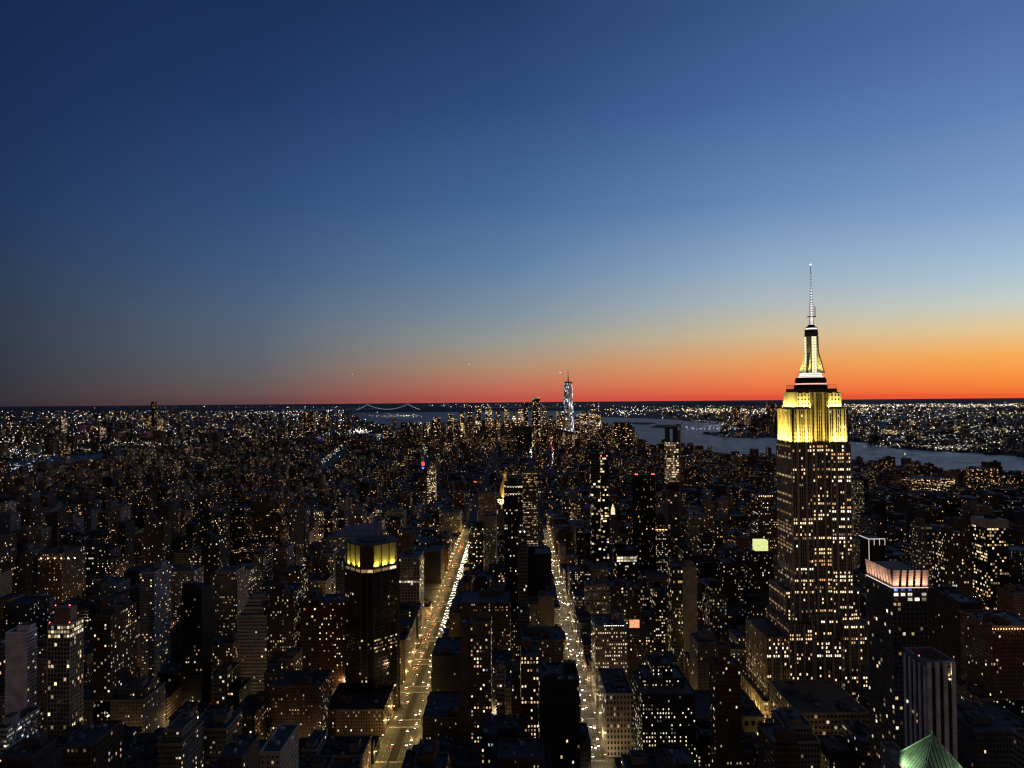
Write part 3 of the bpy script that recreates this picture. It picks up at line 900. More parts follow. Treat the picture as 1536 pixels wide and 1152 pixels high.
# ---- brown octagonal tower with glowing niches under its roof
def crown_tower():
    xc, yc = P(550.5, 850, 700).x, 726.0
    h = P(550, 818, 700).z
    root = empty("office_tower", (xc, yc, .15), "dark brown octagonal tower beside the avenue with glowing yellow niches under its roof", "tower")
    E, K = 26.0, 6.4
    pts = [(-K, -E), (K, -E), (E, -K), (E, K), (K, E), (-K, E), (-E, K), (-E, -K)]
    BR = (.1, .06, .042)
    zn0 = h - 22.5
    b = MB()
    n8 = len(pts)
    for i in range(n8):
        a, c = pts[i], pts[(i + 1) % n8]
        b.wallface(a, c, 0, zn0 - 5, (.045, .03, .024), (.92, .72, 0), 0, 2.2, 3.6)
        L = math.dist(a, c); nn = 3 if L > 15 else 2
        d = Vector((c[0] - a[0], c[1] - a[1])) / L; nr = Vector((d.y, -d.x))
        for k in range(nn + 1):
            q = Vector(a) + d * (L * k / nn)
            wd = .75
            pp = [q - d * wd / 2 + nr * .45, q + d * wd / 2 + nr * .45, q + d * wd / 2 - nr * .4, q - d * wd / 2 - nr * .4]
            b.prism([(v.x, v.y) for v in pp], 0, h - .6, (.11, .07, .05))
    b.build("wall", FACADE, root)
    b = MB(); b.prism([(x * .93, y * .93) for x, y in pts], zn0 - 5, h - 1.0, (.5, .45, .27)); b.build("niche_wall", FACADE, root)
    b = MB(); b.prism(pts, h - 1.0, h + .5, BR, bottom=True, tmi=1, tcol=(.03, .03, .033)); b.build("roof", [FACADE, ROOF], root)
    b = MB(); b.prism(pts, zn0 - 1.4, zn0 - .5, BR, bottom=True); b.build("ledge", FACADE, root)
    b = MB(); b.prism([(x * .55, y * .55) for x, y in pts], h + .5, h + 1.5, (.05, .04, .035)); b.build("bulkhead", FACADE, root)
    for i in (0, 7, 1):
        a, c = Vector(pts[i]), Vector(pts[(i + 1) % 8])
        L = (c - a).length; d = (c - a) / L; nr = Vector((d.y, -d.x))
        nn = 3 if L > 15 else 2
        for k in range(nn):
            p0, p1 = a + d * (L * (k + .07) / nn), a + d * (L * (k + .93) / nn)
            # lit storey below the niches
            b = MB(); s0, s1 = p0 - nr * .2, p1 - nr * .2
            b.face([(s0.x, s0.y, zn0 - 4.6), (s1.x, s1.y, zn0 - 4.6), (s1.x, s1.y, zn0 - 1.9), (s0.x, s0.y, zn0 - 1.9)])
            b.build("window", WIN[rnd.choice(['yellow', 'warm', 'warm', 'amber'])], root)
            if i == 0:
                b = MB(); s0, s1 = p0 - nr * .3, p1 - nr * .3
                b.face([(s0.x, s0.y, zn0 - .5), (s1.x, s1.y, zn0 - .5), (s1.x, s1.y, h - 1.6), (s0.x, s0.y, h - 1.6)], BR); b.build("infill_panel", FACADE, root)
                continue
            mid = (p0 + p1) / 2 - nr * .55
            o = light('AREA', "niche_lamp", root, (mid.x, mid.y, zn0 - .2), 1500 if i == 1 else 1000, (.95, .83, .12), None, shape='RECTANGLE', size=(p1 - p0).length * .5, size_y=.4, spread=RAD(120))
            zax = -Vector((-nr.x * .12, -nr.y * .12, 1)).normalized(); xax = Vector((d.x, d.y, 0)); yax = zax.cross(xax).normalized(); xax = yax.cross(zax)
            o.rotation_euler = Matrix((xax, yax, zax)).transposed().to_euler()
    fs = [(pts[i][0], pts[i][1], pts[(i + 1) % 8][0], pts[(i + 1) % 8][1], 12, zn0 - 8) for i in (7, 0, 1)]
    lit_windows(root, [(pts[1][0], pts[1][1], pts[2][0], pts[2][1], 62, 76.4)], 2.2, 3.6, .8, .4, .5, ['warm', 'yellow', 'dim'], 30, False, 8)
    lit_windows(root, fs, 2.2, 3.6, .8, .5, .022, ['warm', 'amber', 'white', 'dim'], 40, True, 23)
    reg(xc - 26, xc + 26, yc - 26, yc + 26, h, 1045, "the brown tower with yellow niches", 555, 815)
crown_tower()

# ---- slim tower whose flared fins glow pink
def fin_tower():
    Yf = 470.0
    a, b_ = P(1338.5, 881, Yf), P(1391, 881, Yf)
    W, D = b_.x - a.x, 34.0
    zc, zt = (a.z + b_.z) / 2, P(1365, 855, Yf).z
    root = empty("apartment_tower", ((a.x + b_.x) / 2, Yf + D / 2, .15), "slim dark apartment tower topped by flared fins glowing pinkish white", "tower")
    hx, hy = W / 2, D / 2
    b = MB(); b.box(-hx, hx, -hy, hy, 0, zc, (.11, .1, .1), (.55, .55, 0), 0, 2.9, 3.2, top=False); b.build("wall", FACADE, root)
    b = MB(); b.box(-hx + .2, hx - .2, -hy + .2, hy - .2, zc - .4, zc + .1, (.12, .11, .1)); b.build("terrace", ROOF, root)
    b = MB(); b.box(-hx + 3.2, hx - 3.2, -hy + 3.2, hy - 3.2, zc + .1, zt - 2.6, (.03, .03, .035)); b.build("penthouse", FACADE, root)
    b = MB(); b.box(-hx + 1, hx - 1, -hy + 1, hy - 1, zt - 2.5, zt - 1.8, (.04, .04, .05), bottom=True); b.build("roof", ROOF, root)
    FIN = (.5, .42, .37)
    fl = 1.6
    def fin(x0, y0, x1, y1, nx, ny):
        m = MB()
        q0 = [(x0, y0, zc), (x1, y1, zc), (x1 + nx * fl, y1 + ny * fl, zt), (x0 + nx * fl, y0 + ny * fl, zt)]
        th = .5
        q1 = [(p[0] - nx * th, p[1] - ny * th, p[2]) for p in q0]
        m.face(q0, FIN); m.face(q1[::-1], (.1, .1, .1))
        for i in range(4): m.face([q0[(i + 1) % 4], q0[i], q1[i], q1[(i + 1) % 4]], FIN)
        # thin shelf lines across the fin
        for k in range(1, 7):
            t = k / 7
            A = [q0[0][j] + (q0[3][j] - q0[0][j]) * t for j in range(3)]; B = [q0[1][j] + (q0[2][j] - q0[1][j]) * t for j in range(3)]
            m.box(min(A[0], B[0]) - .04, max(A[0], B[0]) + .04, min(A[1], B[1]) - .04, max(A[1], B[1]) + .04, A[2] - .06, A[2] + .06, (.3, .25, .22), bottom=True)
        m.build("fin", FACADE, root)
    n = 5
    for k in range(n):
        x0 = -hx + W * (k + .0) / n + (0 if k == 0 else W / n * .28); x1 = -hx + W * (k + 1) / n - .0 * W
        fin(x0, -hy, x1 - (0 if k == n - 1 else W / n * .1), -hy, 0, -1)
    n = 9
    for k in range(n):
        y1 = -hy + D * k / n; y0 = y1 + D / n * .66
        fin(-hx, y0, -hx, y1, -1, 0)
        fin(hx, y1, hx, y0, 1, 0)
    pk = (1, .6, .42)
    b = MB(); b.box(-hx - .3, hx + .3, -hy - .75, -hy - .45, zc - .35, zc - .1); b.box(-hx - .75, -hx - .45, -hy - .4, hy, zc - .35, zc - .1, bottom=True); b.build("strip_light", plain("fin_base_light", (.6, .5, .45), emis=(1, .78, .66), es=1.6), root)
    o = light('AREA', "fin_lamp", root, (0, -hy - 2.3, zc - .6), 3100, pk, None, shape='RECTANGLE', size=W, size_y=.4, spread=RAD(110))
    o.rotation_euler = aim((0, .08, 1))
    o = light('AREA', "fin_lamp", root, (-hx - 2.3, 0, zc - .6), 5000, pk, None, shape='RECTANGLE', size=.4, size_y=D, spread=RAD(110))
    o.rotation_euler = (math.pi, -.08, 0)
    fs = [(-hx, -hy, hx, -hy, 5, zc - 9.6), (-hx, hy, -hx, -hy, 5, zc - 3)]
    lit_windows(root, fs, 2.9, 3.2, .55, .55, .09, ['dim', 'amber', 'warm', 'warm', 'yellow', 'white'], 92, False, 31)
    lit_windows(root, [(-hx, -hy, hx, -hy, zc - 9.6, zc - 3.2)], W / 5, 3.2, .6, .6, .8, ['dim', 'white', 'cool', 'yellow'], 10, False, 5)
    lit_windows(root, [(-hx, -hy, hx - W * .4, -hy, zc - 3.2, zc - .1)], W / 5, 3.2, .5, .55, 1, ['blue'], 6, False, 4)
    reg((a.x), b_.x, Yf, Yf + D, zt, 1152, "the tower with pink glowing fins", 1352, 850)
fin_tower()

# ---- grey tower with pale pilasters
def pilaster_tower():
    Yf = 380.0
    a, b_ = P(1390, 994, Yf), P(1432, 994, Yf)
    W, D, h = b_.x - a.x, 21.0, (a.z + b_.z) / 2
    root = empty("office_tower", ((a.x + b_.x) / 2, Yf + D / 2, .15), "grey tower with pale vertical pilasters and an open roof ring, beside the green pyramid roof", "tower")
    hx, hy = W / 2, D / 2
    b = MB(); b.box(-hx, hx, -hy, hy, 0, h - 3, (.05, .05, .055), (.85, .5, 0), 0, 2.9, 3.4, top=False); b.build("wall", FACADE, root)
    b = MB(); b.box(-hx + .3, hx - .3, -hy + .3, hy - .3, h - 3.4, h - 2.9, (.04, .04, .045)); b.build("roof", ROOF, root)
    PL = (.8, .76, .68)
    for k in range(4):
        x = -hx + 1.0 + (W - 2) * k / 3
        m = MB(); m.box(x - 1.05, x + 1.05, -hy - .8, -hy + .4, 0, h + .2, PL); m.build("pilaster", FACADE, root)
    for k in range(5):
        y = -hy + 1.6 + (D - 2) * k / 4
        m = MB(); m.box(-hx - .7, -hx + .4, y - .9, y + .9, 0, h - .5, PL); m.build("pilaster", FACADE, root)
    m = MB()
    for q in ((-hx - .9, hx + .9, -hy + .42, -hy + 1.6), (-hx - .9, hx + .9, hy - .9, hy + .6), (-hx - .9, -hx + .5, -hy + 1.6, hy - .9), (hx - .5, hx + .9, -hy + 1.6, hy - .9)):
        m.box(*q, h - 2.2, h + .6, (.2, .19, .19), bottom=True)
    m.build("roof_ring", FACADE, root)
    for k in range(7):
        m = MB(); z = h * (.3 + .09 * k); m.box(-hx - .4, -hx + .1, -hy + 2, hy, z, z + .7, (.2, .19, .18), bottom=True); m.build("spandrel", FACADE, root)
    beacon(root, -hx + 3, 2, h - 3, .45)
    x = -hx + 1.0 + (W - 2) * 2.5 / 3
    light('SPOT', "niche_lamp", root, (x, -hy - .7, h - 8), 2600, (1, .72, .36), aim((0, .25, 1)), spot_size=RAD(70), spot_blend=.8)
    m = MB(); m.box(x - .4, x + .4, -hy - .9, -hy - .3, h - 9, h - 8.3); m.build("niche_light", M_STRIP, root)
    lit_windows(root, [(-hx, hy, -hx, -hy, 20, h - 20)], 2.9, 3.4, .6, .4, .04, None, 8, False, 3)
    reg(a.x, b_.x, Yf, Yf + D, h, 1130, "the grey pilaster tower", 1400, 985)
pilaster_tower()

# ---- green copper pyramid
def green_roof():
    ap = P(1398, 1102, 262)
    root = empty("office_tower", (ap.x, ap.y, .15), "tower with a floodlit green ribbed copper pyramid roof, closest to the viewer", "tower")
    ze = P(1358, 1135, 271.5).z
    e = 9.6
    m = MB(); m.box(-e + .8, e - .8, -e + .8, e - .8, 0, ze - .3, COL['stone'], (.4, .5, 0), 0, 2.8, 3.6); m.build("wall", FACADE, root)
    m = MB(); m.box(-e - .3, e + .3, -e - .3, e + .3, ze - 1.2, ze - .02, COL['stone'], bottom=True); m.build("cornice", FACADE, root)
    m = MB(); q = [(-e, -e, ze), (e, -e, ze), (e, e, ze), (-e, e, ze)]; t = (0, 0, ap.z)
    for i in range(4): m.face([q[i], q[(i + 1) % 4], t])
    roof = m.build("roof", M_COPPER, root)
    m = MB()
    for i in range(4):
        a, b = Vector(q[i]), Vector(q[(i + 1) % 4]); T = Vector(t)
        for k in range(1, 14):
            s = k / 14
            base = a.lerp(b, s); 
            # seams run straight up the slope until they meet the hip
            f = 1 - abs(2 * s - 1)
            mid = (a + b) / 2; up = T - mid
            m.tube(base + Vector((0, 0, .05)), base + up * f * .98 + Vector((0, 0, .05)), .13, n=4)
        m.tube(a + Vector((0, 0, .06)), T, .28, n=5)
    m.build("seam", M_COPPER, roof)
    m = MB(); m.tube((0, 0, ap.z - .3), (0, 0, ap.z + 1.6), .3, .05, 8); m.build("finial", M_COPPER, roof)
    gl = (.85, 1, .6)
    for p, en in (((-e - 3.2, 3, ze + .4), 5200), ((-e - 3.2, -5, ze + .2), 2500), ((5.5, -e - 2.5, ze - .2), 5200), ((e + 1, -e - 2, ze), 2000)):
        light('SPOT', "roof_floodlamp", root, p, en, gl, aim(Vector((0, 0, ap.z - 5)) - Vector(p)), spot_size=RAD(105), spot_blend=.9, shadow_soft_size=.4)
    for p in ((-e - 3.2, 3), (-e - 3.2, -5), (5.5, -e - 2.5)):
        m = MB(); m.box(p[0] - .3, p[0] + .3, p[1] - .3, p[1] + .3, ze - .8, ze - .2); 
        m.tube((p[0], p[1], ze - .8), (p[0] * .9, p[1] * .9, ze - 1.1), .1, n=4); m.build("floodlight", M_METAL, root)
    reg(ap.x - e, ap.x + e, ap.y - e, ap.y + e, ap.z, 1152, "the green pyramid roof", 1400, 1120)
green_roof()

# ---- gilded pyramid, half hidden
def gold_pyramid():
    Yc = 1345.0
    ap = P(757, 704.5, Yc)
    root = empty("office_building", (ap.x, Yc, .15), "stone tower with a floodlit golden pyramid roof behind the black tower", "tower")
    ze, zl = P(745, 747, Yc).z, P(745, 770, Yc).z
    e = 16.0
    m = MB(); m.box(-24, 24, -24, 24, 0, zl - 30, COL['stone'], (.45, .5, .12), 1.6, 3, 3.6); m.box(-e - 2, e + 2, -e - 2, e + 2, zl - 30, zl, COL['stone'], (.45, .5, .1), 1.6, 3, 3.6); m.box(-e, e, -e, e, zl, ze, COL['stone'], (.5, .7, .5), 2.0, 4, 9); m.build("wall", FACADE, root)
    oct_ = lambda r: [(r * math.cos(t), r * math.sin(t)) for t in [math.pi / 8 + k * math.pi / 4 for k in range(8)]]
    m = MB(); lo, hi = oct_(e), oct_(2.6); zh = ap.z - 14
    for i in range(8): m.face([(*lo[i], ze), (*lo[(i + 1) % 8], ze), (*hi[(i + 1) % 8], zh), (*hi[i], zh)])
    rf = m.build("roof", M_GOLD, root)
    m = MB(); m.prism(oct_(2.7), zh, zh + 6, mi=0); m.tube((0, 0, zh + 6), (0, 0, ap.z), 2.6, .1, 8); m.build("lantern", M_GOLD, rf)
    for a in (200, 250, 290, 340):
        p = Vector((26 * math.cos(RAD(a)), 26 * math.sin(RAD(a)), ze - 12))
        light('SPOT', "roof_floodlamp", root, p, 150000, (1, .66, .22), aim(Vector((0, 0, ze + 18)) - p), spot_size=RAD(75), spot_blend=.7, shadow_soft_size=.5)
    reg(ap.x - 24, ap.x + 24, Yc - 24, Yc + 24, ze, 800, "the golden pyramid roof", 750, 720)
gold_pyramid()

# ---- tapering glass tower with a spire, far downtown
def spire_tower():
    Yc = 4900.0
    a, b = P(846, 575, Yc), P(859.5, 575, Yc)
    z1, zs = P(852, 574.5, Yc).z, P(852, 554, Yc).z
    xc = P(852.5, 600, Yc).x
    root = empty("skyscraper", (xc, Yc, 0), "slender tapering glass skyscraper with a spire, tallest on the far downtown skyline", "skyscraper")
    e = (b.x - a.x) / 2
    m = MB(); r_ = random.Random(3)
    c0 = Vector((-e, -e)), Vector((e, -e)), Vector((e, e)), Vector((-e, e))
    mids = [(c0[i] + c0[(i + 1) % 4]) / 2 * 1.02 for i in range(4)]
    zb = 55
    m.box(-e, e, -e, e, 0, zb, (.3, .3, .3), (.8, .6, .6), 1.6, 5, 5, top=False)
    m.build("podium", FACADE, root)
    rot = lambda x, y: (x * math.cos(RAD(-24)) - y * math.sin(RAD(-24)), x * math.sin(RAD(-24)) + y * math.cos(RAD(-24)))
    eb = e * .93
    B = [rot(-eb, -eb), rot(eb, -eb), rot(eb, eb), rot(-eb, eb)]
    Tq = [rot(0, -eb), rot(eb, 0), rot(0, eb), rot(-eb, 0)]
    m = MB()
    for i in range(4):
        b0, b1, t0, t1 = B[i], B[(i + 1) % 4], Tq[i], Tq[(i + 1) % 4]
        u, v = r_.randrange(150) * 6, r_.randrange(900)
        m.face([(*b0, zb), (*b1, zb), (*t0, z1)], (.62, .78, 1), (.97, .86, .9 if i == 1 else .22), 2.4 if i == 1 else 1.3, [(u, v), (u + 6, v), (u + 3, v + 30)])  # stronger cool glow on the right facet stands in for reflected western sky
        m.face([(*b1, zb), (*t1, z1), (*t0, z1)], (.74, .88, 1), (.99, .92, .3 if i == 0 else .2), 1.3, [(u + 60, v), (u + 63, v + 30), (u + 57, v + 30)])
    m.face([(*p, z1) for p in Tq], (.1, .1, .1))
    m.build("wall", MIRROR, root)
    m = MB(); m.box(-e * .8, e * .8, -e * .8, e * .8, z1 + .2, z1 + 9, (.1, .09, .09)); m.build("crown", FACADE, root)
    m = MB(); m.tube((0, 0, z1 + 9), (0, 0, z1 + 45), 4.2, 3.0, 8, (.1, .08, .08)); m.tube((0, 0, z1 + 45), (0, 0, zs), 2.4, .8, 8, (.1, .08, .08)); m.build("spire", FACADE, root)
    OCC.append((xc - e, xc + e, Yc - e, Yc + e, z1, -1))
    HEROES.append(dict(x0=xc - e, x1=xc + e, y0=Yc - e, y1=Yc + e, h=z1, vb=640, ref="the glass spire tower", px=852, py=600))
spire_tower()

# ---- other buildings one can pick out in the photograph
T, OB, AB = 'tower', 'office building', 'apartment building'
# near, east (photo left) side
o = hb("apartment_building", "pale grey slab with a blank windowless end wall and dark roof band", AB, 8, 41, 950, 600, 12, 1110, "the blank pale slab", style='office', col=(.7, .63, .6), lit=.1, blank_front=True, bulk=1, band=.4, cw=3.4, ch=3.1)
o = hb("apartment_tower", "stone and glass tower with brightly lit top floors and four red roof beacons", T, 72, 105, 938, 600, 18, 1065, "the tower with four red beacons", style='glass', col='stone', lit=.1, es=1.4, pier=.5, cap=70, bulk=0, keys=['warm', 'yellow', 'yellow', 'dim', 'amber'], ch=3.6, cw=2.6)
hh = P(88, 938, 600).z - .15
wd = 33 * 600 / FPX / 2
m = MB(); m.box(-wd * .8, wd * .7, -4, 5, hh, hh + 13, (.2, .16, .15), tmi=1); m.build("bulkhead", [FACADE, ROOF], o)
for x, y, z in ((-wd * .7, -3.5, 13), (wd * .6, -3.5, 13), (-wd + .8, -8, 0), (wd - 1, -8, 0)): beacon(o, x, y, hh + z, .55)
lit_windows(o, [(-wd, -9, wd, -9, hh - 11, hh), (wd, -9, wd, 9, hh - 11, hh)], 2.6, 3.6, .86, .62, .93, ['yellow', 'yellow', 'warm', 'white'], 44, False, 2)
hb("apartment_building", "long brown brick slab with rows of lit windows behind the pale low block", AB, 140, 166, 925, 640, 44, 1030, "the long brown slab", col='brown', lit=.22, cap=70, bulk=2, floors=False, cw=3.2)
o = hb("apartment_tower", "grey tower ringed by balcony bands on every floor, scattered lamps on its balconies", T, 210, 231, 860, 760, 36, 985, "the balcony tower", style='ribbon', col=(.26, .26, .27), lit=.1, cap=60, band=.9, bulk=1, ch=3.0, keys=['dim', 'amber', 'warm', 'warm'])
hb("apartment_building", "brown block with a row of orange lamps under its roof edge", AB, 57, 93, 831, 1000, 55, 905, "the block with orange roof lamps", col='brown', lit=.2, cap=60, bulk=1, cw=3.0)
def roof_lamps(xl, xr, yt, Y, n, label, r=.5, col='warm', dy=-.8):
    """a row of lamps standing on a parapet: parts of the building registered last"""
    a, b = P(xl, yt, Y), P(xr, yt, Y)
    h = HEROES[-1]
    root = LAST[0]
    for k in range(n):
        t = (k + .5) / n
        x = a.x + (b.x - a.x) * t - root.location.x
        m = MB(); m.octa((x, Y + dy - root.location.y, a.z + .3), r, (1, 1, 1), 0); m.build("lamp", LAMPM[col], root)
LAMPM = {'warm': plain("roof_lamp_warm", (.6, .5, .3), emis=(1, .62, .26), es=9), 'white': plain("roof_lamp_white", (.6, .6, .6), emis=(1, .92, .75), es=9), 'red': M_RED}
roof_lamps(57, 118, 838, 999, 6, "", 1.0)
hb("apartment_building", "slim dark block with one bright column of windows beyond the orange roof lamps", AB, 42, 62, 795, 1150, 25, 830, "the block with a bright window column", col='tan', lit=.1, cap=30, bulk=1)
hb("apartment_tower", "plain dark brown slab tower with a single bright lamp on its roof", T, 216, 246, 783, 1150, 25, 850, "the slab tower with one roof lamp", col='brown', lit=.08, cap=40, bulk=1)
roof_lamps(236, 246, 785, 1152, 1, "", 1.6, 'white')
hb("apartment_building", "white ribbed block with stepped terraces", AB, 357, 400, 925, 760, 34, 990, "the white terraced block", style='ribbon', col='white', lit=.06, cap=30, band=.5, upper=((.15, .85, .1, .9, 8), (.25, .75, .2, .8, 7)), bulk=1)
hb("apartment_tower", "dark glass slab with a tan side wall and paired lit windows", T, 272, 303, 885, 700, 22, 1005, "the dark slab with tan side wall", style='office', col='black', lit=.08, cap=40, blank_side=True, bulk=1)
hb("apartment_building", "tan brick block with lit penthouse band, behind the dark slab", AB, 316, 356, 866, 830, 34, 960, "the tan block with lit penthouse", col='tan', lit=.2, cap=50, upper=((.1, .9, .1, .9, 5),), bulk=0)
hb("apartment_tower", "grey grid tower with pale floor lines left of the white sloping roof", T, 436, 458, 765, 1250, 24, 860, "the grey grid tower", style='loft', col=(.2, .2, .21), lit=.08, cap=30, band=.2)
hb("apartment_building", "mid brown block crowded with lit windows along its side", AB, 405, 440, 890, 760, 40, 985, "the brown block with many lit windows", col='brown', lit=.24, cap=60, bulk=2)
o = hb("college_building", "wide pale building with horizontal bands under a white sloping roof", OB, 489, 565, 806, 1150, 60, 822, "the white sloping roof", style='ribbon', col=(.24, .24, .26), lit=.12, cap=30, band=.4, bulk=0, parapet=0)
a, b = P(489, 806, 1150), P(565, 806, 1150); hw = (b.x - a.x) / 2; z0 = a.z
m = MB(); zr = P(560, 783, 1180).z - .15
m.face([(-hw * .78, -26, z0), (hw, -26, z0), (hw, 4, zr), (-hw * .4, 4, zr - 6)]); m.face([(hw, -26, z0), (hw, 28, z0), (hw, 4, zr)]); m.face([(-hw * .78, -26, z0), (-hw * .4, 4, zr - 6), (-hw * .78, 28, z0)]); m.face([(hw, 28, z0), (-hw * .78, 28, z0), (-hw * .4, 4, zr - 6), (hw, 4, zr)])
m.build("sloping_roof", plain("roof_metal", (.3, .31, .34), .5, .2), o)
hb("office_building", "grey building with a square window grid and one bright row, beside the brown tower", OB, 597, 629, 838, 950, 50, 905, "the square grid building", style='loft', col=(.2, .2, .2), lit=.03, cap=20, bulk=1, cw=4, ch=4)
lit_windows(LAST[0], [(-14, -25, 14, -25, 66, 70.5)], 4, 4, .75, .55, 1, ['yellow', 'white'], 6, False, 3)
hb("office_building", "black windowless looking block standing between two avenues", OB, 631, 661, 828, 1205, 60, 905, "the black block by the avenue", style='blank', col='black', lit=0, cap=0, bulk=1)
hb("office_building", "low stone block with a column of paired arched windows facing the avenue", OB, 570, 608, 962, 790, 85, 1035, "the block with paired arched windows", style='punched', col='tan', lit=.1, cap=50, bulk=1, cornice=True)
hb("office_building", "low dark block with a cluttered roof at the avenue corner", OB, 486, 575, 1066, 662, 62, 1118, "the low cluttered roof", style='punched', col='brown', lit=.12, cap=50, bulk=2, tank=1, cornice=True)
hb("apartment_building", "square dark block with scattered lit windows at the lower left", AB, 345, 382, 1074, 620, 40, 1122, "the square dark block", col='brown', lit=.16, cap=50, bulk=1, tank=1)
hb("apartment_building", "pale low block with a set back top floor below the four red beacons", AB, 103, 215, 1052, 640, 40, 1108, "the pale low block", col=(.2, .19, .18), lit=.11, cap=60, bulk=2, tank=1, upper=((.3, .95, .25, .9, 6),))
hb("apartment_building", "long dark apartment house with tiled cornice and many small lit windows", AB, 408, 482, 1030, 640, 36, 1115, "the long dark apartment house", col='brown', lit=.2, cap=80, bulk=2, tank=1, cornice=True)
hb("apartment_building", "pale building with white balconies at the bottom left corner", AB, -12, 10, 1095, 560, 42, 1152, "the corner building with white balconies", style='ribbon', col='white', lit=.3, cap=40, band=.7, keys=['white', 'dim', 'cool'])
# between the two bright avenues
hb("office_building", "dark flat roofed block hugging the bend of the avenue kerb", OB, 648, 691, 985, 712, 54, 1075, "the flat roofed block by the kerb", col='dark', lit=.05, cap=30, bulk=1, cornice=True)
hb("office_building", "low dark brick block beside the avenue at the bottom", OB, 634, 690, 1078, 620, 55, 1126, "the low dark brick block", col='brown', lit=.06, cap=30, bulk=1, tank=1)
hb("apartment_tower", "tall brown apartment slab with a blank left flank and dotted windows", T, 705, 736, 935, 600, 22, 1090, "the brown dotted slab", col=(.17, .12, .09), lit=.26, cap=70, bulk=1, floors=False)
hb("apartment_building", "narrow blank brown flank wall adjoining the dotted slab", AB, 689, 704.6, 938, 603, 20, 1090, "the blank brown flank", style='blank', col=(.14, .1, .075), lit=0, cap=0, bulk=0)
hb("apartment_building", "very narrow pinkish building striped like a ladder", AB, 745, 757, 1012, 580, 16, 1076, "the pink ladder striped building", style='ribbon', col='rose', lit=.2, cap=30, band=.5, bulk=1, keys=['dim', 'amber', 'white'])
hb("office_building", "orange brown building with three full rows of lit windows low down", OB, 781, 808, 985, 560, 30, 1100, "the brown building with lit rows", style='punched', col=(.2, .11, .06), lit=.3, cap=90, bulk=1, keys=['warm', 'yellow', 'yellow', 'amber'], cw=2.4)
hb("office_tower", "dark square tower at the bottom centre with only a few lit windows", T, 809, 869, 1022, 520, 34, 1152, "the dark square tower", style='office', col='dark', lit=.045, cap=40, bulk=2, keys=['warm', 'amber', 'white'])
hb("office_building", "wide building with a curved looking top row of arched lit windows", OB, 783, 845, 962, 705, 42, 1010, "the building with an arched top row", col=(.14, .11, .09), lit=.12, cap=50, bulk=2, cornice=True, tank=1)
o = hb("office_tower", "black tower with two zigzag rows of lit arches at its crown", T, 756, 784, 727, 900, 30, 905, "the black tower with zigzag crown", style='office', col='black', lit=.12, es=1.5, cap=90, bulk=1, keys=['warm', 'warm', 'white', 'amber', 'dim'])
a, b = P(756, 727, 900), P(784, 727, 900); wd = (b.x - a.x) / 2; hh = a.z - .15
for zz in (3.5, 12.5):
    for k in range(7):
        x0, x1 = -wd + 2 * wd * k / 7 + .3, -wd + 2 * wd * (k + 1) / 7 - .3
        m = MB(); z = hh - zz
        m.face([(x0, -15.15, z + .9), ((x0 + x1) / 2, -15.15, z - .6), (x1, -15.15, z + .9), (x1, -15.15, z + 1.9), ((x0 + x1) / 2, -15.15, z + .4), (x0, -15.15, z + 1.9)]); m.build("lit_arch", WIN['yellow'], o)
hb("apartment_tower", "slim pale striped glass tower in front of the zigzag crown tower", T, 777, 790, 797, 760, 14, 925, "the slim striped glass tower", style='glass', col='grey', lit=.05, cap=20, pier=.35, bulk=0)
roof_lamps(777, 790, 798, 760, 2, "", .6, 'white')
hb("office_tower", "brown tower with stacked bright floor bands right of the zigzag crown", T, 784, 806, 709, 1300, 30, 830, "the tower with bright floor bands", style='ribbon', col=(.14, .09, .06), lit=.4, cap=100, bulk=0, keys=['warm', 'amber', 'warm', 'yellow'])
hb("office_building", "black blank slab at the head of the right hand bright avenue", OB, 790, 827, 832, 900, 40, 895, "the black slab at the avenue head", style='blank', col='black', lit=0, cap=0, bulk=1)
hb("office_building", "small tan blank walled block against the bright avenue", OB, 809, 831, 897, 800, 26, 930, "the small tan blank wall", style='blank', col='tan', lit=0, cap=0, bulk=1, tank=1)
hb("office_building", "broad stone office block with a full row of lit windows near its top", OB, 659, 690, 770, 1640, 60, 800, "the block with a lit window row", style='punched', col='tan', lit=.4, cap=80, bulk=1, cw=3.2)
hb("office_building", "stone block topped by a lit colonnade below the golden pyramid", OB, 725, 744, 776, 1210, 40, 815, "the block with a lit colonnade", style='punched', col='stone', lit=.08, cap=40, bulk=1, keys=['yellow', 'warm'])
hb("office_building", "grey stone slab left of the golden pyramid with regular dim windows", OB, 717, 743, 741, 1300, 40, 775, "the grey slab by the golden pyramid", style='punched', col=(.26, .21, .17), lit=.25, cap=50, bulk=1, keys=['dim', 'dim', 'amber'])
hb("office_building", "black office block with two long lit floors above the left bright avenue", OB, 703, 725, 789, 1180, 40, 860, "the black block with two lit floors", style='ribbon', col='black', lit=.16, cap=50, bulk=1)
hb("office_building", "wide dark office block with three clusters of lit windows", OB, 690, 765, 905, 800, 50, 985, "the wide dark block with lit clusters", style='punched', col='brown', lit=.14, cap=90, bulk=3, tank=1)
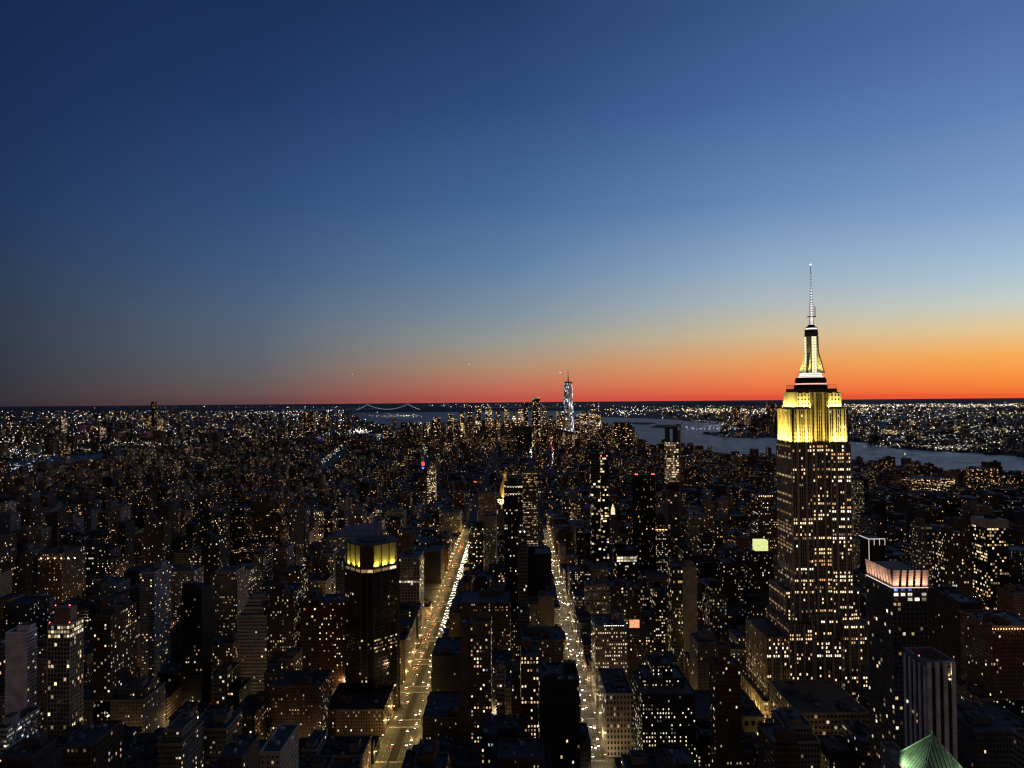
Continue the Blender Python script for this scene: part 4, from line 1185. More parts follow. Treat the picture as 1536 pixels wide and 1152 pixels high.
# right of the right hand avenue
hb("office_building", "light stone corner block with double height arched windows beside the bright avenue", OB, 909, 950, 1042, 622, 58, 1152, "the light stone corner block", style='loft', col=(.42, .36, .28), lit=.12, cap=60, bulk=1, tank=1, cornice=True, ch=5, cw=3)
hb("office_building", "wide dark office block with white lit windows in long rows and a pale cornice", OB, 963, 1043, 1043, 560, 46, 1152, "the wide dark office block", style='punched', col=(.06, .055, .05), lit=.3, cap=100, bulk=2, cornice=True, keys=['white', 'yellow', 'white', 'dim'], cw=2.2, upper=((.1, .9, .35, .95, 6), (.3, .7, .5, .9, 9)))
hb("office_building", "building with rows of bright windows and string lights on its roof terrace", OB, 893, 940, 941, 720, 40, 1010, "the building with roof string lights", style='punched', col='tan', lit=.5, cap=100, bulk=1, keys=['yellow', 'yellow', 'white', 'warm'], cw=2.3, ch=3.8)
roof_lamps(905, 936, 939, 722, 9, "", .45, 'white')
hb("apartment_tower", "slim reddish brick tower with a narrow raised top standing alone", T, 1073, 1111, 1000, 520, 17, 1150, "the slim reddish brick tower", col='brick', lit=.07, cap=40, bulk=0, upper=((.2, .65, .2, .8, 12),), keys=['white', 'warm', 'yellow', 'dim'])
hb("apartment_tower", "pale grey slab with a windowless face and lit windows down its right edge", T, 1024, 1045, 852, 800, 16, 980, "the windowless grey slab", style='blank', col=(.27, .24, .21), lit=0, cap=0, bulk=1)
hb("apartment_tower", "dark glass tower with a column of lit corner rooms beside the windowless slab", T, 1007, 1023.5, 850, 800, 22, 980, "the dark glass tower with lit corner", style='glass', col='slate', lit=.14, cap=50, bulk=0, keys=['warm', 'amber', 'dim', 'yellow'])
hb("office_building", "warmly uplit tan brick block behind the slim brick tower", OB, 1046, 1080, 966, 690, 30, 1020, "the uplit tan block", style='punched', col='tan', lit=.08, cap=30, bulk=1, tank=1)
hb("department_store", "low wide classical stone building with tall arched windows at street level", OB, 1040, 1146, 1077, 610, 56, 1100, "the low classical building", style='loft', col=(.36, .31, .24), lit=.06, cap=20, bulk=2, cornice=True, cw=6, ch=9)
hb("department_store", "massive light stone store filling the block in front of the great skyscraper", OB, 1197, 1304, 1071, 600, 68, 1104, "the massive stone store", style='loft', col=(.38, .32, .24), lit=.1, cap=60, bulk=3, tank=1, cornice=True, cw=3.4, ch=4.6)
hb("office_building", "stone block with pale cornice and two bright rows in its set back top", OB, 1096, 1143, 975, 790, 40, 1030, "the stone block with bright attic rows", style='punched', col='stone', lit=.3, cap=70, bulk=1, upper=((.25, .95, .2, .9, 10),), cornice=True, keys=['white', 'yellow', 'dim'])
o = hb("office_tower", "dark slab outlined with white light strips around its top, behind the great skyscraper", T, 1303, 1327, 808, 1000, 26, 850, "the slab outlined with white light", style='blank', col='black', lit=0, cap=0, bulk=0)
a, b = P(1303, 808, 1000), P(1327, 808, 1000); wd = (b.x - a.x) / 2; hh = a.z - .15
m = MB(); m.box(-wd - .4, wd, -13.6, -13.1, hh - .8, hh + .2, bottom=True)
for k in range(4):
    x = -wd + 2 * wd * k / 3; m.box(x - .3, x + .3, -13.6, -13.1, hh - (34 if k == 0 else 9), hh - .9)
m.box(-wd - .7, -wd - .2, -13, 13, hh - .8, hh + .2, bottom=True)
m.build("outline_light", plain("outline_white_light", (.6, .6, .6), emis=(1, .86, .78), es=.75), o)
hb("apartment_tower", "glassy tower with a broad white band around its top", T, 1480, 1512, 782, 900, 30, 905, "the tower with a white top band", style='glass', col='dark', lit=.3, cap=90, bulk=1, keys=['warm', 'yellow', 'amber', 'dim'], cw=3, ch=4)
root_ = LAST[0]
a, b = P(1480, 782, 900), P(1512, 782, 900); wd = (b.x - a.x) / 2; hh = a.z - .15
m = MB(); m.box(-wd - .5, wd + .5, -15.5, 15.5, hh - 8.5, hh + 1.6, (.42, .36, .33), bottom=True); m.build("top_band", FACADE, root_)
hb("office_building", "orange brick block with a row of lamps along its cornice at the right edge", OB, 1488, 1560, 940, 560, 40, 1030, "the brick block with cornice lamps", style='punched', col=(.24, .13, .08), lit=.07, cap=70, bulk=2, cornice=True, floors=False)
roof_lamps(1486, 1540, 944, 559, 13, "", .35, 'warm')
hb("office_tower", "black slab tower between the pink fins and the brick block", T, 1440, 1474, 905, 640, 50, 1030, "the black slab on the right", style='punched', col=(.05, .04, .035), lit=.03, cap=30, bulk=1)
hb("office_building", "pale roofed low block with chillers on top at the bottom right", OB, 1465, 1560, 1098, 480, 44, 1152, "the low block with chillers", style='office', col='grey', lit=.03, cap=20, bulk=3)
hb("office_building", "mid height brown block with a gently sloped pale parapet", OB, 1470, 1550, 1050, 560, 36, 1098, "the block with a pale parapet", style='punched', col='tan', lit=.05, cap=20, bulk=2, tank=1)
hb("office_building", "small building with a few yellow lit windows beside the grey pilasters", OB, 1436, 1463, 1030, 600, 30, 1098, "the small yellow windowed building", style='punched', col='tan', lit=.2, cap=20, bulk=1, keys=['yellow', 'warm'])
hb("office_building", "wide waterfront warehouse with a dense grid of lit windows", OB, 1372, 1434, 718, 2280, 60, 736, "the lit waterfront warehouse", style='ribbon', col='brown', lit=.5, es=2.2, obj=False, bulk=1, keys=None)
hb("office_building", "square dark office block rising above the near river bank", OB, 1464, 1497, 703, 2250, 50, 732, "the square river bank block", style='ribbon', col='brown', lit=.22, es=2.2, obj=False, bulk=1)
hb("office_building", "dark low tower with a white lit corner by the river", OB, 1508, 1532, 714, 2250, 40, 730, "the block with a white lit corner", style='ribbon', col='dark', lit=.2, es=2.5, obj=False, bulk=1)
hb("apartment_tower", "brown slab tower with a thin lit roof line beside the great skyscraper", T, 1137, 1156, 744, 1050, 30, 815, "the slab with a thin lit roof line", style='punched', col='brown', lit=.2, cap=60, bulk=0, cw=3.2)
roof_lamps(1137, 1160, 744.5, 1050, 7, "", .5, 'warm')
o = hb("office_building", "building with a glowing greenish yellow cube on its roof", OB, 1128, 1160, 828, 900, 30, 865, "the glowing rooftop cube", style='punched', col='dark', lit=.1, cap=30, bulk=0)
m = MB(); m.box(-7.5, 8, -12, 0, P(1140, 828, 900).z + .1, P(1140, 812, 900).z); m.build("lit_cube", glow("cube_glow", (.82, .9, .34), .95, .3, True), o)
o = hb("apartment_tower", "black tower with pairs of red lights at its corners", T, 953, 982, 714, 1100, 28, 860, "the black tower with red lights", style='glass', col='black', lit=.1, cap=60, pier=.5, bulk=0, keys=['amber', 'dim', 'warm'])
a, b = P(953, 714, 1100), P(982, 714, 1100); wd = (b.x - a.x) / 2; hh = a.z - .15
for x in (-wd + .5, -wd + 3, wd - 4, wd - 1): beacon(o, x, -13, hh, .9)
hb("apartment_tower", "slender glass tower with large warm lit rooms and red lights", T, 886, 900, 692, 1320, 18, 845, "the slender glass tower", style='glass', col='slate', lit=.16, cap=60, bulk=0, cw=4, ch=5, keys=['warm', 'yellow', 'dim'])
hb("apartment_tower", "glass tower joined close behind the slender one, its rooms lit yellow", T, 900.5, 912, 686, 1360, 20, 845, "the yellow lit glass tower", style='glass', col='slate', lit=.26, cap=60, bulk=0, cw=4, ch=5, keys=['warm', 'yellow', 'yellow'])
rt = LAST[0]
hh = P(906, 686, 1360).z
for x in (-6, 5): beacon(rt, x, -9, hh, 1.1)
hb("office_tower", "brown tower with lit bands and a glowing top line beside the red light tower", T, 983, 1001, 787, 1150, 26, 850, "the tower with a glowing top line", style='punched', col='brown', lit=.3, cap=60, bulk=1, upper=((.1, .9, .1, .9, 9),))
roof_lamps(983, 1001, 795, 1149, 8, "", .55, 'warm')
hb("office_building", "dark block with two rows of very bright white windows", OB, 925, 955, 826, 1000, 34, 870, "the block with two bright white rows", style='loft', col='dark', lit=.12, cap=40, bulk=1)
rt = LAST[0]
a, b = P(925, 838, 1000), P(955, 838, 1000)
lit_windows(rt, [(-(b.x - a.x) / 2, -17.1, (b.x - a.x) / 2, -17.1, a.z - 5, a.z + 3)], 4.5, 4, .86, .7, 1, ['yellow', 'white'], 14, False, 3)
hb("office_building", "old building crowned by a small lit lantern cupola", OB, 912, 930, 790, 1400, 30, 820, "the lit lantern cupola", style='punched', col='stone', lit=.2, cap=40, bulk=0)
rt = LAST[0]
z = P(922, 790, 1400).z
m = MB(); m.box(-6, 6, -8, 4, z, z + 22, COL['stone'], (.4, .5, .2), 2, 3, 4); m.build("turret", FACADE, rt)
m = MB(); m.tube((0, -2, z + 22), (0, -2, z + 33), 4.2, 3.6, 8); m.tube((0, -2, z + 33), (0, -2, z + 43), 3.4, .2, 8); m.build("cupola", WIN['yellow'], rt)
hb("apartment_tower", "dotted apartment tower directly right of the great skyscraper", T, 1281, 1296, 722, 1500, 24, 805, "the dotted apartment tower", col='tan', lit=.5, cap=80, floors=False, bulk=0, cw=3, ch=3.2)
hb("office_building", "bright yellow lit stone tower with a glowing upper half", T, 641, 653, 704, 2100, 25, 735, "the bright yellow tower", style='ribbon', col='stone', lit=.75, es=2.2, obj=False, bulk=0, upper=((.2, .8, .2, .8, 14),))
hb("apartment_tower", "dark drum topped apartment block left of the white banded tower", T, 1419, 1452, 800, 860, 30, 900, "the dark drum topped block", style='office', col='brown', lit=.18, cap=60, bulk=1)
hb("office_building", "pale framed block with lit floors behind the pink fins", OB, 1381, 1400, 790, 900, 26, 850, "the pale framed block", style='ribbon', col='grey', lit=.35, cap=60, bulk=1)

o = hb("office_building", "dark block with a square red sign and round blue light on its roof", OB, 628, 641, 699, 2450, 30, 712, "the block with the red sign", style='punched', col='dark', lit=.06, cap=0, obj=False, bulk=0)
z = P(634, 699, 2450).z
m = MB(); m.box(-5, 5, -15, -14, z + 1, z + 13, bottom=True); m.build("red_sign", plain("red_sign_glow", (.4, .05, .08), emis=(1, .06, .16), es=1.6), o)
m = MB(); m.tube((0, -15.6, z - 7), (0, -15, z - 7), 4, 4, 12); m.build("blue_lamp", plain("blue_sign_glow", (.1, .1, .4), emis=(.12, .2, 1), es=1.8), o)
# ---- slender tower still being built, with its crane
def crane_tower():
    Yf = 1250.0
    a, b = P(1001, 700, Yf), P(1018, 700, Yf)
    W = b.x - a.x; xc = (a.x + b.x) / 2
    h = P(1010, 663, Yf).z; ht = P(1010, 641, Yf).z
    root = empty("tower_under_construction", (xc, Yf + 11, .15), "very slender unfinished tower with an open portal frame at its top", "tower")
    hx = W / 2
    zm = P(1010, 727, Yf).z; zk = P(1010, 735, Yf).z
    m = MB(); m.box(-hx, hx, -11, 11, 0, zk, (.2, .19, .18), (.75, .55, .12), .5, 4, 4); m.build("wall", FACADE, root)
    m = MB(); m.box(-hx + .2, hx - .2, -10.8, 10.8, zk, zm, (.03, .03, .03)); m.build("plant_floor", FACADE, root)
    m = MB(); m.box(-hx, hx, -11, 11, zm, h, (.2, .17, .15), (.85, .6, .75), 1.0, 2.4, 4); m.build("open_floors", FACADE, root)
    wl = hx * .5
    m = MB(); m.box(-hx * .95, -hx * .95 + wl, -9, 9, h, ht - 3, (.07, .07, .075)); m.box(hx * .95 - wl, hx * .95, -9, 9, h, ht - 3, (.07, .07, .075)); m.box(-hx * .95, hx * .95, -9, 9, ht - 3, ht + .5, (.07, .07, .075), bottom=True); m.build("portal_frame", FACADE, root)
    m = MB(); m.box(hx, hx + 4.8, -6, 10, 0, P(1020, 646, Yf).z, (.26, .19, .15), (.2, .3, .1), .5, 3, 4); m.build("core_wall", FACADE, root)
    reg(a.x, b.x + 5, Yf, Yf + 22, h, 840, "the unfinished slender tower", 1010, 700)
    cr = empty("tower_crane", (P(1020, 700, Yf).x, Yf + 4, .15), "lattice tower crane with a raised jib beside the unfinished slender tower", "crane")
    zt = P(1020, 637, Yf).z
    m = MB()
    for sx in (-1, 1):
        for sy in (-1, 1): m.tube((sx, sy - 10, 100), (sx, sy - 10, zt), .18, n=4, col=(.3, .16, .08))
    z = 100
    while z < zt - 3:
        m.tube((-1, -11, z), (1, -11, z + 3), .1, n=4, col=(.3, .16, .08)); m.tube((-1, -11, z), (-1, -9, z + 3), .1, n=4, col=(.3, .16, .08)); m.tube((1, -11, z + 3), (1, -9, z), .1, n=4, col=(.3, .16, .08)); z += 3
    m.build("mast", FACADE, cr)
    m = MB(); tip = P(1026, 628, Yf)
    for d in (-.7, .7): m.tube((d, -10, zt), (tip.x - cr.location.x + 3, -10 + d, tip.z), .25, n=4, col=(.3, .16, .08))
    for k in range(8):
        t = k / 8; m.tube((-.7 + t * 8, -10.4, zt + (tip.z - zt) * t), (.7 + t * 8, -9.6, zt + (tip.z - zt) * (t + .1)), .12, n=4, col=(.3, .16, .08))
    m.build("jib", FACADE, cr)
    m = MB(); m.box(-6, -1, -11, -9, zt - 1, zt + 1.2, (.2, .2, .2), bottom=True); m.build("counterweight", FACADE, cr)
    m = MB(); m.box(-1.2, 1.2, -11.4, -9, zt - 2.6, zt - .2, (.5, .5, .5), bottom=True); m.build("cab", FACADE, cr)
crane_tower()

# ---- billboard
def billboard():
    Yb = 760.0
    a, b, z0 = P(946, 945, Yb), P(961, 945, Yb), P(950, 945, Yb).z
    z1 = P(950, 933, Yb).z
    w_ = b.x - a.x
    hb("office_building", "dim brown block carrying the lit orange billboard", OB, 938, 975, 951, 765, 30, 1010, "the block under the billboard", col='brown', lit=.18, cap=40, bulk=1)
    r = empty("billboard", ((a.x + b.x) / 2, Yb + 8, z0 - 4.2), "glowing orange billboard standing on a rooftop", "billboard")
    m = MB(); m.box(-w_ / 2, w_ / 2, -.2, .2, 4, 4 + z1 - z0, bottom=True); m.build("panel", glow("billboard_glow", (1, .36, .16), 1.2, .7, True), r)
    m = MB()
    for x in (-w_ / 2 + .5, 0, w_ / 2 - .5): m.tube((x, .4, 0), (x, .4, 4 + z1 - z0), .2, n=5); m.tube((x, 3, 0), (x, .4, 4), .15, n=5)
    m.build("frame", M_METAL, r)
billboard()

# ---- downtown cluster on the horizon and towers across the water
DT = [  # xl, xr, yt, Y, words, colour, lit, es, vb
    (798, 810, 596, 4600, "tall slim downtown tower with a lit crown left of the glass spire", 'dark', .45, 2.4), (835, 846, 617, 4700, "yellow lit slab at the foot of the glass spire", 'grey', .6, 2.6),
    (871, 882, 619, 4750, "broad downtown block with a white lit roof line right of the glass spire", 'dark', .5, 2.6), (884, 893, 614, 4900, "downtown tower with pale lit top floors by the water", 'grey', .6, 2.6),
    (893, 901, 622, 4850, "bright yellow low tower at the edge of the bay", 'stone', .7, 3), (921, 948, 634, 4200, "square dark apartment block standing alone against the river", 'brown', .3, 2.0),
    (640, 645, 633, 4900, "white lit narrow block left of the downtown cluster", 'stone', .8, 3), (650, 660, 626, 5000, "dark rounded tower at the left end of the downtown cluster", 'dark', .3, 2.2),
    (672, 680, 621, 5100, "slim downtown tower with red roof lights", 'grey', .4, 2.4), (690, 697, 617, 5000, "pale downtown tower with orange lit base", 'grey', .45, 2.4),
    (701, 708, 612, 5100, "dark pencil tower in the downtown cluster", 'dark', .3, 2.2), (713, 722, 609, 5200, "tall flat topped downtown tower with lit upper floors", 'grey', .5, 2.4),
    (728, 738, 611, 5100, "wide downtown slab with warm lit top", 'tan', .5, 2.6), (744, 750, 616, 5200, "small downtown tower beside the lit pyramid top", 'grey', .4, 2.4),
    (756, 764, 613, 5000, "downtown tower with many pale windows", 'grey', .5, 2.4), (777, 785, 614, 5000, "yellow topped downtown block left of the slim tower", 'stone', .6, 2.8),
    (786, 792, 604, 5300, "dark tower behind the yellow topped block", 'dark', .25, 2), (812, 820, 613, 5200, "grey downtown slab right of the slim lit crown", 'grey', .4, 2.4),
    (823, 829, 622, 5000, "low downtown block with violet tinged windows", 'grey', .4, 2.2), (862, 869, 626, 4700, "short downtown block hiding the bay behind the glass spire", 'grey', .45, 2.4),
    (903, 912, 634, 4700, "low lit block on the point of the bay", 'tan', .5, 2.6), (775, 798, 640, 4100, "black broad block in front of the downtown cluster", 'black', .03, 2),
    (226, 233, 602, 6800, "black supertall tower alone above the far left bank", 'black', .12, 2), (455, 470, 617, 6500, "tower with a bright lit cap on the far left bank", 'dark', .15, 2.4),
    (217, 224, 625, 6500, "dark tower beside the black supertall", 'dark', .3, 2.4), (236, 243, 628, 6600, "stubby tower right of the black supertall", 'grey', .35, 2.4),
    (150, 156, 640, 6000, "slim tower with reddish lit side on the far left bank", 'brown', .5, 2.4), (92, 98, 628, 6700, "twin lit shaft on the far left bank", 'tan', .7, 2.8),
    (575, 590, 646, 5600, "dark housing block at the water edge below the far bridge", 'brown', .3, 2.2), (1152, 1162, 604, 8200, "tall dark tower with two white roof lights across the river", 'dark', .15, 2.4),
    (1100, 1110, 610, 8000, "dark tower across the river left of the great skyscraper", 'dark', .2, 2.4), (1118, 1126, 622, 7800, "low tower across the river with lit floors", 'grey', .4, 2.4),
    (1163, 1168, 612, 8300, "slim tower close to the great skyscraper across the river", 'grey', .3, 2.4), (1367, 1373, 628, 7200, "lone lit tower in the town across the river", 'tan', .6, 2.8),
    (1509, 1512, 645, 5200, "narrow white lit shaft near the opposite shore", 'white', .9, 3), (477, 482, 650, 6000, "pale yellow lit pylon tower on the left bank", 'stone', .95, 3.2), (565, 570, 651, 5900, "second pale yellow lit pylon tower, near the water", 'stone', .95, 3.2),
    (478, 482, 678, 4300, "lit chimney like tower above the left hand diagonal street", 'stone', .8, 2.6), (1330, 1352, 644, 5600, "long low lit waterfront block across the river", 'grey', .5, 2.6), (1436, 1450, 640, 5900, "broad housing block across the river", 'brown', .35, 2.2)]
for (xl, xr, yt, Y, lab, c, lt, e_) in DT:
    hb("skyscraper", lab, T, xl, xr, yt, Y, max(20, (xr - xl) * Y / FPX * .8), yt + 9, lab, style='ribbon', col=c, lit=lt, es=e_, obj=False, single=True, bulk=1, cw=6.5, ch=6)
def lit_spire(px, py, Y, label, w_=22):
    p = P(px, py, Y)
    m = MB(); c_ = COL['stone']
    m.box(-w_, w_, -w_, w_, 0, p.z * .62, c_, (.8, .6, .4), 2.4, 8, 8)
    m.box(-w_ * .5, w_ * .5, -w_ * .5, w_ * .5, p.z * .62, p.z * .82, c_, (.9, .9, .95), 2.2, 6, 6)
    m.tube((0, 0, p.z * .82), (0, 0, p.z), w_ * .5, .5, 8, (.6, .5, .2))
    tag(m.build("office_tower", [FACADE, ROOF], None, (p.x, Y, 0)), label, "tower")
    OCC.append((p.x - w_, p.x + w_, Y - w_, Y + w_, p.z * .62, -1))
lit_spire(771, 613, 4700, "stepped tower with a yellow lit pointed top in the downtown cluster")
lit_spire(693, 627, 4600, "small green yellow lit pyramid top at the left of the downtown cluster", 16)

# ---- suspension bridge far out in the narrows
def bridge():
    Yb = 17000.0
    a, b = P(551, 607, Yb), P(612, 606.3, Yb)
    root = empty("suspension_bridge", ((a.x + b.x) / 2, Yb, 0), "long suspension bridge on the horizon with cables traced in white lights", "bridge")
    ox = root.location.x
    hz = a.z
    for p in (a, b):
        m = MB()
        for s in (-1, 1): m.box(p.x - ox - 7, p.x - ox + 7, s * 16 - 6, s * 16 + 6, -2, hz, (.2, .2, .22))
        m.box(p.x - ox - 6, p.x - ox + 6, -10, 10, hz - 14, hz - .5, (.2, .2, .22), bottom=True); m.box(p.x - ox - 6, p.x - ox + 6, -10, 10, 74, 82, (.2, .2, .22), bottom=True)
        m.build("bridge_tower", FACADE, root)
    l, r = P(534, 617, Yb).x - ox, P(630, 616, Yb).x - ox
    xa, xb = a.x - ox, b.x - ox
    m = MB(); m.box(l, r, -15, 15, 66, 72, (.15, .15, .16), bottom=True); m.build("bridge_deck", FACADE, root)
    for s in (-1, 1):
        m = MB(); c = MB()
        pts = []
        for k in range(15): t = k / 14; pts.append((l + (xa - l) * t, 70 + (hz - 70) * t ** 1.3))
        for k in range(1, 31): t = k / 30; u = 2 * t - 1; pts.append((xa + (xb - xa) * t, 80 + (hz - 80) * u * u))
        for k in range(1, 15): t = 1 - k / 14; pts.append((r + (xb - r) * t, 70 + (hz - 70) * t ** 1.3))
        for p, q in zip(pts, pts[1:]):
            c.tube((p[0], s * 16, p[1]), (q[0], s * 16, q[1]), 1.2, n=4, col=(.2, .2, .2), cap=False)
            for t in (.25, .75): m.octa((p[0] + (q[0] - p[0]) * t, s * 16, p[1] + (q[1] - p[1]) * t + 3), 4.2, (.8, .88, 1), .75)
        cb = c.build("cable", FACADE, root)
        tag(m.build("cable_lights", PTS, cb), kind='stuff')
bridge()

# ------------------------------------------------------------------ ordinary blocks of the city
class Cand: pass
def overlaps(x0, x1, y0, y1):
    for h in HEROES:
        if x0 < h['x1'] + 1.5 and x1 > h['x0'] - 1.5 and y0 < h['y1'] + 1.5 and y1 > h['y0'] - 1.5: return True
    return False
hr = [(772 + FPX * h['x0'] / h['y0'] if h['x0'] < 0 else 772 + FPX * h['x0'] / h['y1'], 772 + FPX * h['x1'] / h['y0'] if h['x1'] > 0 else 772 + FPX * h['x1'] / h['y1'], h['y0'], h['vb']) for h in HEROES]
R2 = random.Random(77)
STREETS = [((796, 690), (798, 652)), ((828, 706), (824, 655)), ((483, 701), (514, 673)), ((640, 690), (636, 672))]
for p0, p1 in STREETS:
    for k in range(8):
        x, y = p0[0] + (p1[0] - p0[0]) * k / 7, p0[1] + (p1[1] - p0[1]) * k / 7
        hw = max(2, abs(p1[0] - p0[0]) / 14)
        hr.append((x - hw, x + hw, G(x, y).y + 150, y + 4))
cands = []
def consider(x0, x1, y0, y1, h, zone):
    if x1 - x0 < 5 or y1 - y0 < 5 or overlaps(x0, x1, y0, y1): return
    pa, pb = 772 + FPX * x0 / y0, 772 + FPX * x1 / y0
    if pb < -60 or pa > 1600: return
    hz = 598 - .0085 * ((pa + pb) / 2 - 768)
    # never stand in front of what the photograph shows
    for a, b, hy, vb in hr:
        if hy > y0 and pa < b + 1 and pb > a - 1:
            h = min(h, H - (vb + R2.uniform(0, 12) - hz) * y0 / FPX)
    xm = (x0 + x1) / 2
    if -97 < x0 < 0 and y0 < 1650: h = min(h, H * (1 - abs(x0) / 99) * R2.uniform(.8, 1.02))
    if 0 < x1 < 59 and 430 < y0 < 1500: h = min(h, H * (1 - x1 / 65) * R2.uniform(.8, 1.02) + (6 if y0 < 620 else 0))
    if 67 < x1 < 214 and 560 < y0 < 700: h = min(h, H * (1 - x1 / 213) * 1.0 + 14)
    lim = 1012 if y0 < 560 else 940 if y0 < 680 else 868 if y0 < 860 else 800 if y0 < 1100 else 742 if y0 < 1600 else 700 if y0 < 2300 else 664 if y0 < 3400 else 648
    lim += R2.uniform(0, 40 if y0 < 2000 else 10)
    if zone != 'downtown': h = min(h, H - (lim - hz) * y0 / FPX)
    if h < 7: return
    c = Cand()
    c.x0, c.x1, c.y0, c.y1, c.h, c.zone = x0, x1, y0, y1, h, zone
    c.px, c.py = (pa + pb) / 2, hz + (H - h) * FPX / y0
    cands.append(c)

for (bx0, bx1, by0, by1) in blocks:
    if by1 < 250: continue
    xm, ym = (bx0 + bx1) / 2, (by0 + by1) / 2
    for half in (0, 1):
        y0 = by0 + (by1 - by0) * half / 2; y1 = y0 + (by1 - by0) / 2
        x = bx0
        while x < bx1 - 6:
            if ym < 1500: wd = R2.choice([12, 16, 20, 24, 30, 38])
            elif ym < 3000: wd = R2.choice([9, 13, 18, 24, 32])
            else: wd = R2.choice([16, 22, 30, 42])
            x2 = min(bx1, x + wd)
            if bx1 - x2 < 8: x2 = bx1
            if ym > 4300 and abs(xm) < 900: zone = 'downtown'
            elif ym < 1500: zone = 'mid'
            else: zone = 'village'
            if zone == 'mid':
                h = R2.lognormvariate(3.65, .42)
                if abs(xm) > 620: h *= .8
                if R2.random() < .14: h = R2.uniform(75, 135)
            elif zone == 'village':
                h = R2.lognormvariate(3.0, .33)
                if R2.random() < .06: h = R2.uniform(40, 75)
                if xm < -350 and R2.random() < .10: h = R2.uniform(38, 62)
            else:
                h = R2.lognormvariate(3.9, .5)
                h = min(h, 150)
            d = y1 - R2.uniform(0, 6) if half == 0 else y1
            consider(x, x2 - R2.choice([0, 0, .05, .6]), y0 + (R2.uniform(0, 5) if half else 0), d, h, zone)
            x = x2
# downtown peninsula below the grid and the towns across the water
def scatter(n, pxr, pyr, hfun, zone, wr=(20, 60), test=None):
    for _ in range(n):
        px, py = R2.uniform(*pxr), pyr[0] + (pyr[1] - pyr[0]) * R2.random() ** 1.4
        g = G(px, py)
        if test and not test(g.x, g.y): continue
        wd = R2.uniform(*wr)
        hz = 598 - .0085 * (px - 768)
        cc = Cand(); h = hfun()
        cc.x0, cc.x1, cc.y0, cc.y1, cc.h, cc.zone = g.x - wd / 2, g.x + wd / 2, g.y, g.y + R2.uniform(*wr), h, zone
        cc.px, cc.py = px, hz + (H - h) * FPX / g.y
        if not overlaps(cc.x0, cc.x1, cc.y0, cc.y1): cands.append(cc)
BKP = [(v[0], v[1]) for v in BK] + [(-9000, 26000), (-26000, 26000), (-26000, 4000)]
NJP = [(v[0], v[1]) for v in NJ] + [(2300, 25900), (26000, 25900), (26000, 3000)]
scatter(420, (640, 905), (640, 660), lambda: min(140, R2.lognormvariate(3.8, .55)), 'downtown', (24, 50), lambda x, y: inside(x, y, MANH) and y > 3700)
scatter(2600, (-30, 600), (618, 690), lambda: R2.lognormvariate(2.7, .45) if R2.random() < .92 else R2.uniform(40, 110), 'bank', (18, 60), lambda x, y: inside(x, y, BKP))
scatter(1900, (1000, 1560), (612, 690), lambda: R2.lognormvariate(2.6, .4) if R2.random() < .95 else R2.uniform(30, 80), 'bank', (18, 60), lambda x, y: inside(x, y, NJP))
scatter(60, (1130, 1180), (640, 652), lambda: R2.uniform(40, 140), 'bank', (25, 45), lambda x, y: inside(x, y, NJP))
cands.sort(key=lambda c: -c.y0)

# which of them can be seen, and how large: a small painter's pass over boxes, far to near
BW, BH = 768, 576
idb = np.full((BH, BW), -1, np.int32)
def fill(poly, k):
    xs, ys = [p[0] for p in poly], [p[1] for p in poly]
    x0, x1, y0, y1 = int(max(0, min(xs))), int(min(BW, max(xs) + 1)), int(max(0, min(ys))), int(min(BH, max(ys) + 1))
    if x0 >= x1 or y0 >= y1: return
    if (x1 - x0) * (y1 - y0) < 12: idb[y0:y1, x0:x1] = k; return
    gy, gx = np.mgrid[y0:y1, x0:x1] + .5
    ins = np.ones(gx.shape, bool); ins2 = np.ones(gx.shape, bool)
    n = len(poly)
    for i in range(n):
        (ax, ay), (bx, by) = poly[i], poly[(i + 1) % n]
        cr = (bx - ax) * (gy - ay) - (by - ay) * (gx - ax)
        ins &= cr >= 0; ins2 &= cr <= 0
    idb[y0:y1, x0:x1][ins | ins2] = k
allb = [(c.y0, c.x0, c.x1, c.y0, c.y1, c.h, i) for i, c in enumerate(cands)] + [(o[2], *o[:5], -1) for o in OCC]
allb.sort(key=lambda t: -t[0])
for _, x0, x1, y0, y1, h, k in allb:
    def q(x, y, z):
        p = proj(x, y, z); return (p[0] / 2, p[1] / 2)
    if y0 < 60: continue
    fill([q(x0, y0, 0), q(x1, y0, 0), q(x1, y0, h), q(x0, y0, h)], k)
    if h < H: fill([q(x0, y0, h), q(x1, y0, h), q(x1, y1, h), q(x0, y1, h)], k)
    if x0 > 0: fill([q(x0, y1, 0), q(x0, y0, 0), q(x0, y0, h), q(x0, y1, h)], k)
    if x1 < 0: fill([q(x1, y1, 0), q(x1, y0, 0), q(x1, y0, h), q(x1, y1, h)], k)
vis = np.bincount(idb[idb >= 0].ravel(), minlength=len(cands))
ys_, xs_ = np.nonzero(idb >= 0)
ids = idb[ys_, xs_]
sx = np.bincount(ids, xs_, minlength=len(cands)); sy = np.bincount(ids, ys_, minlength=len(cands))
order = sorted((i for i in range(len(cands)) if vis[i] > 0), key=lambda i: -vis[i])

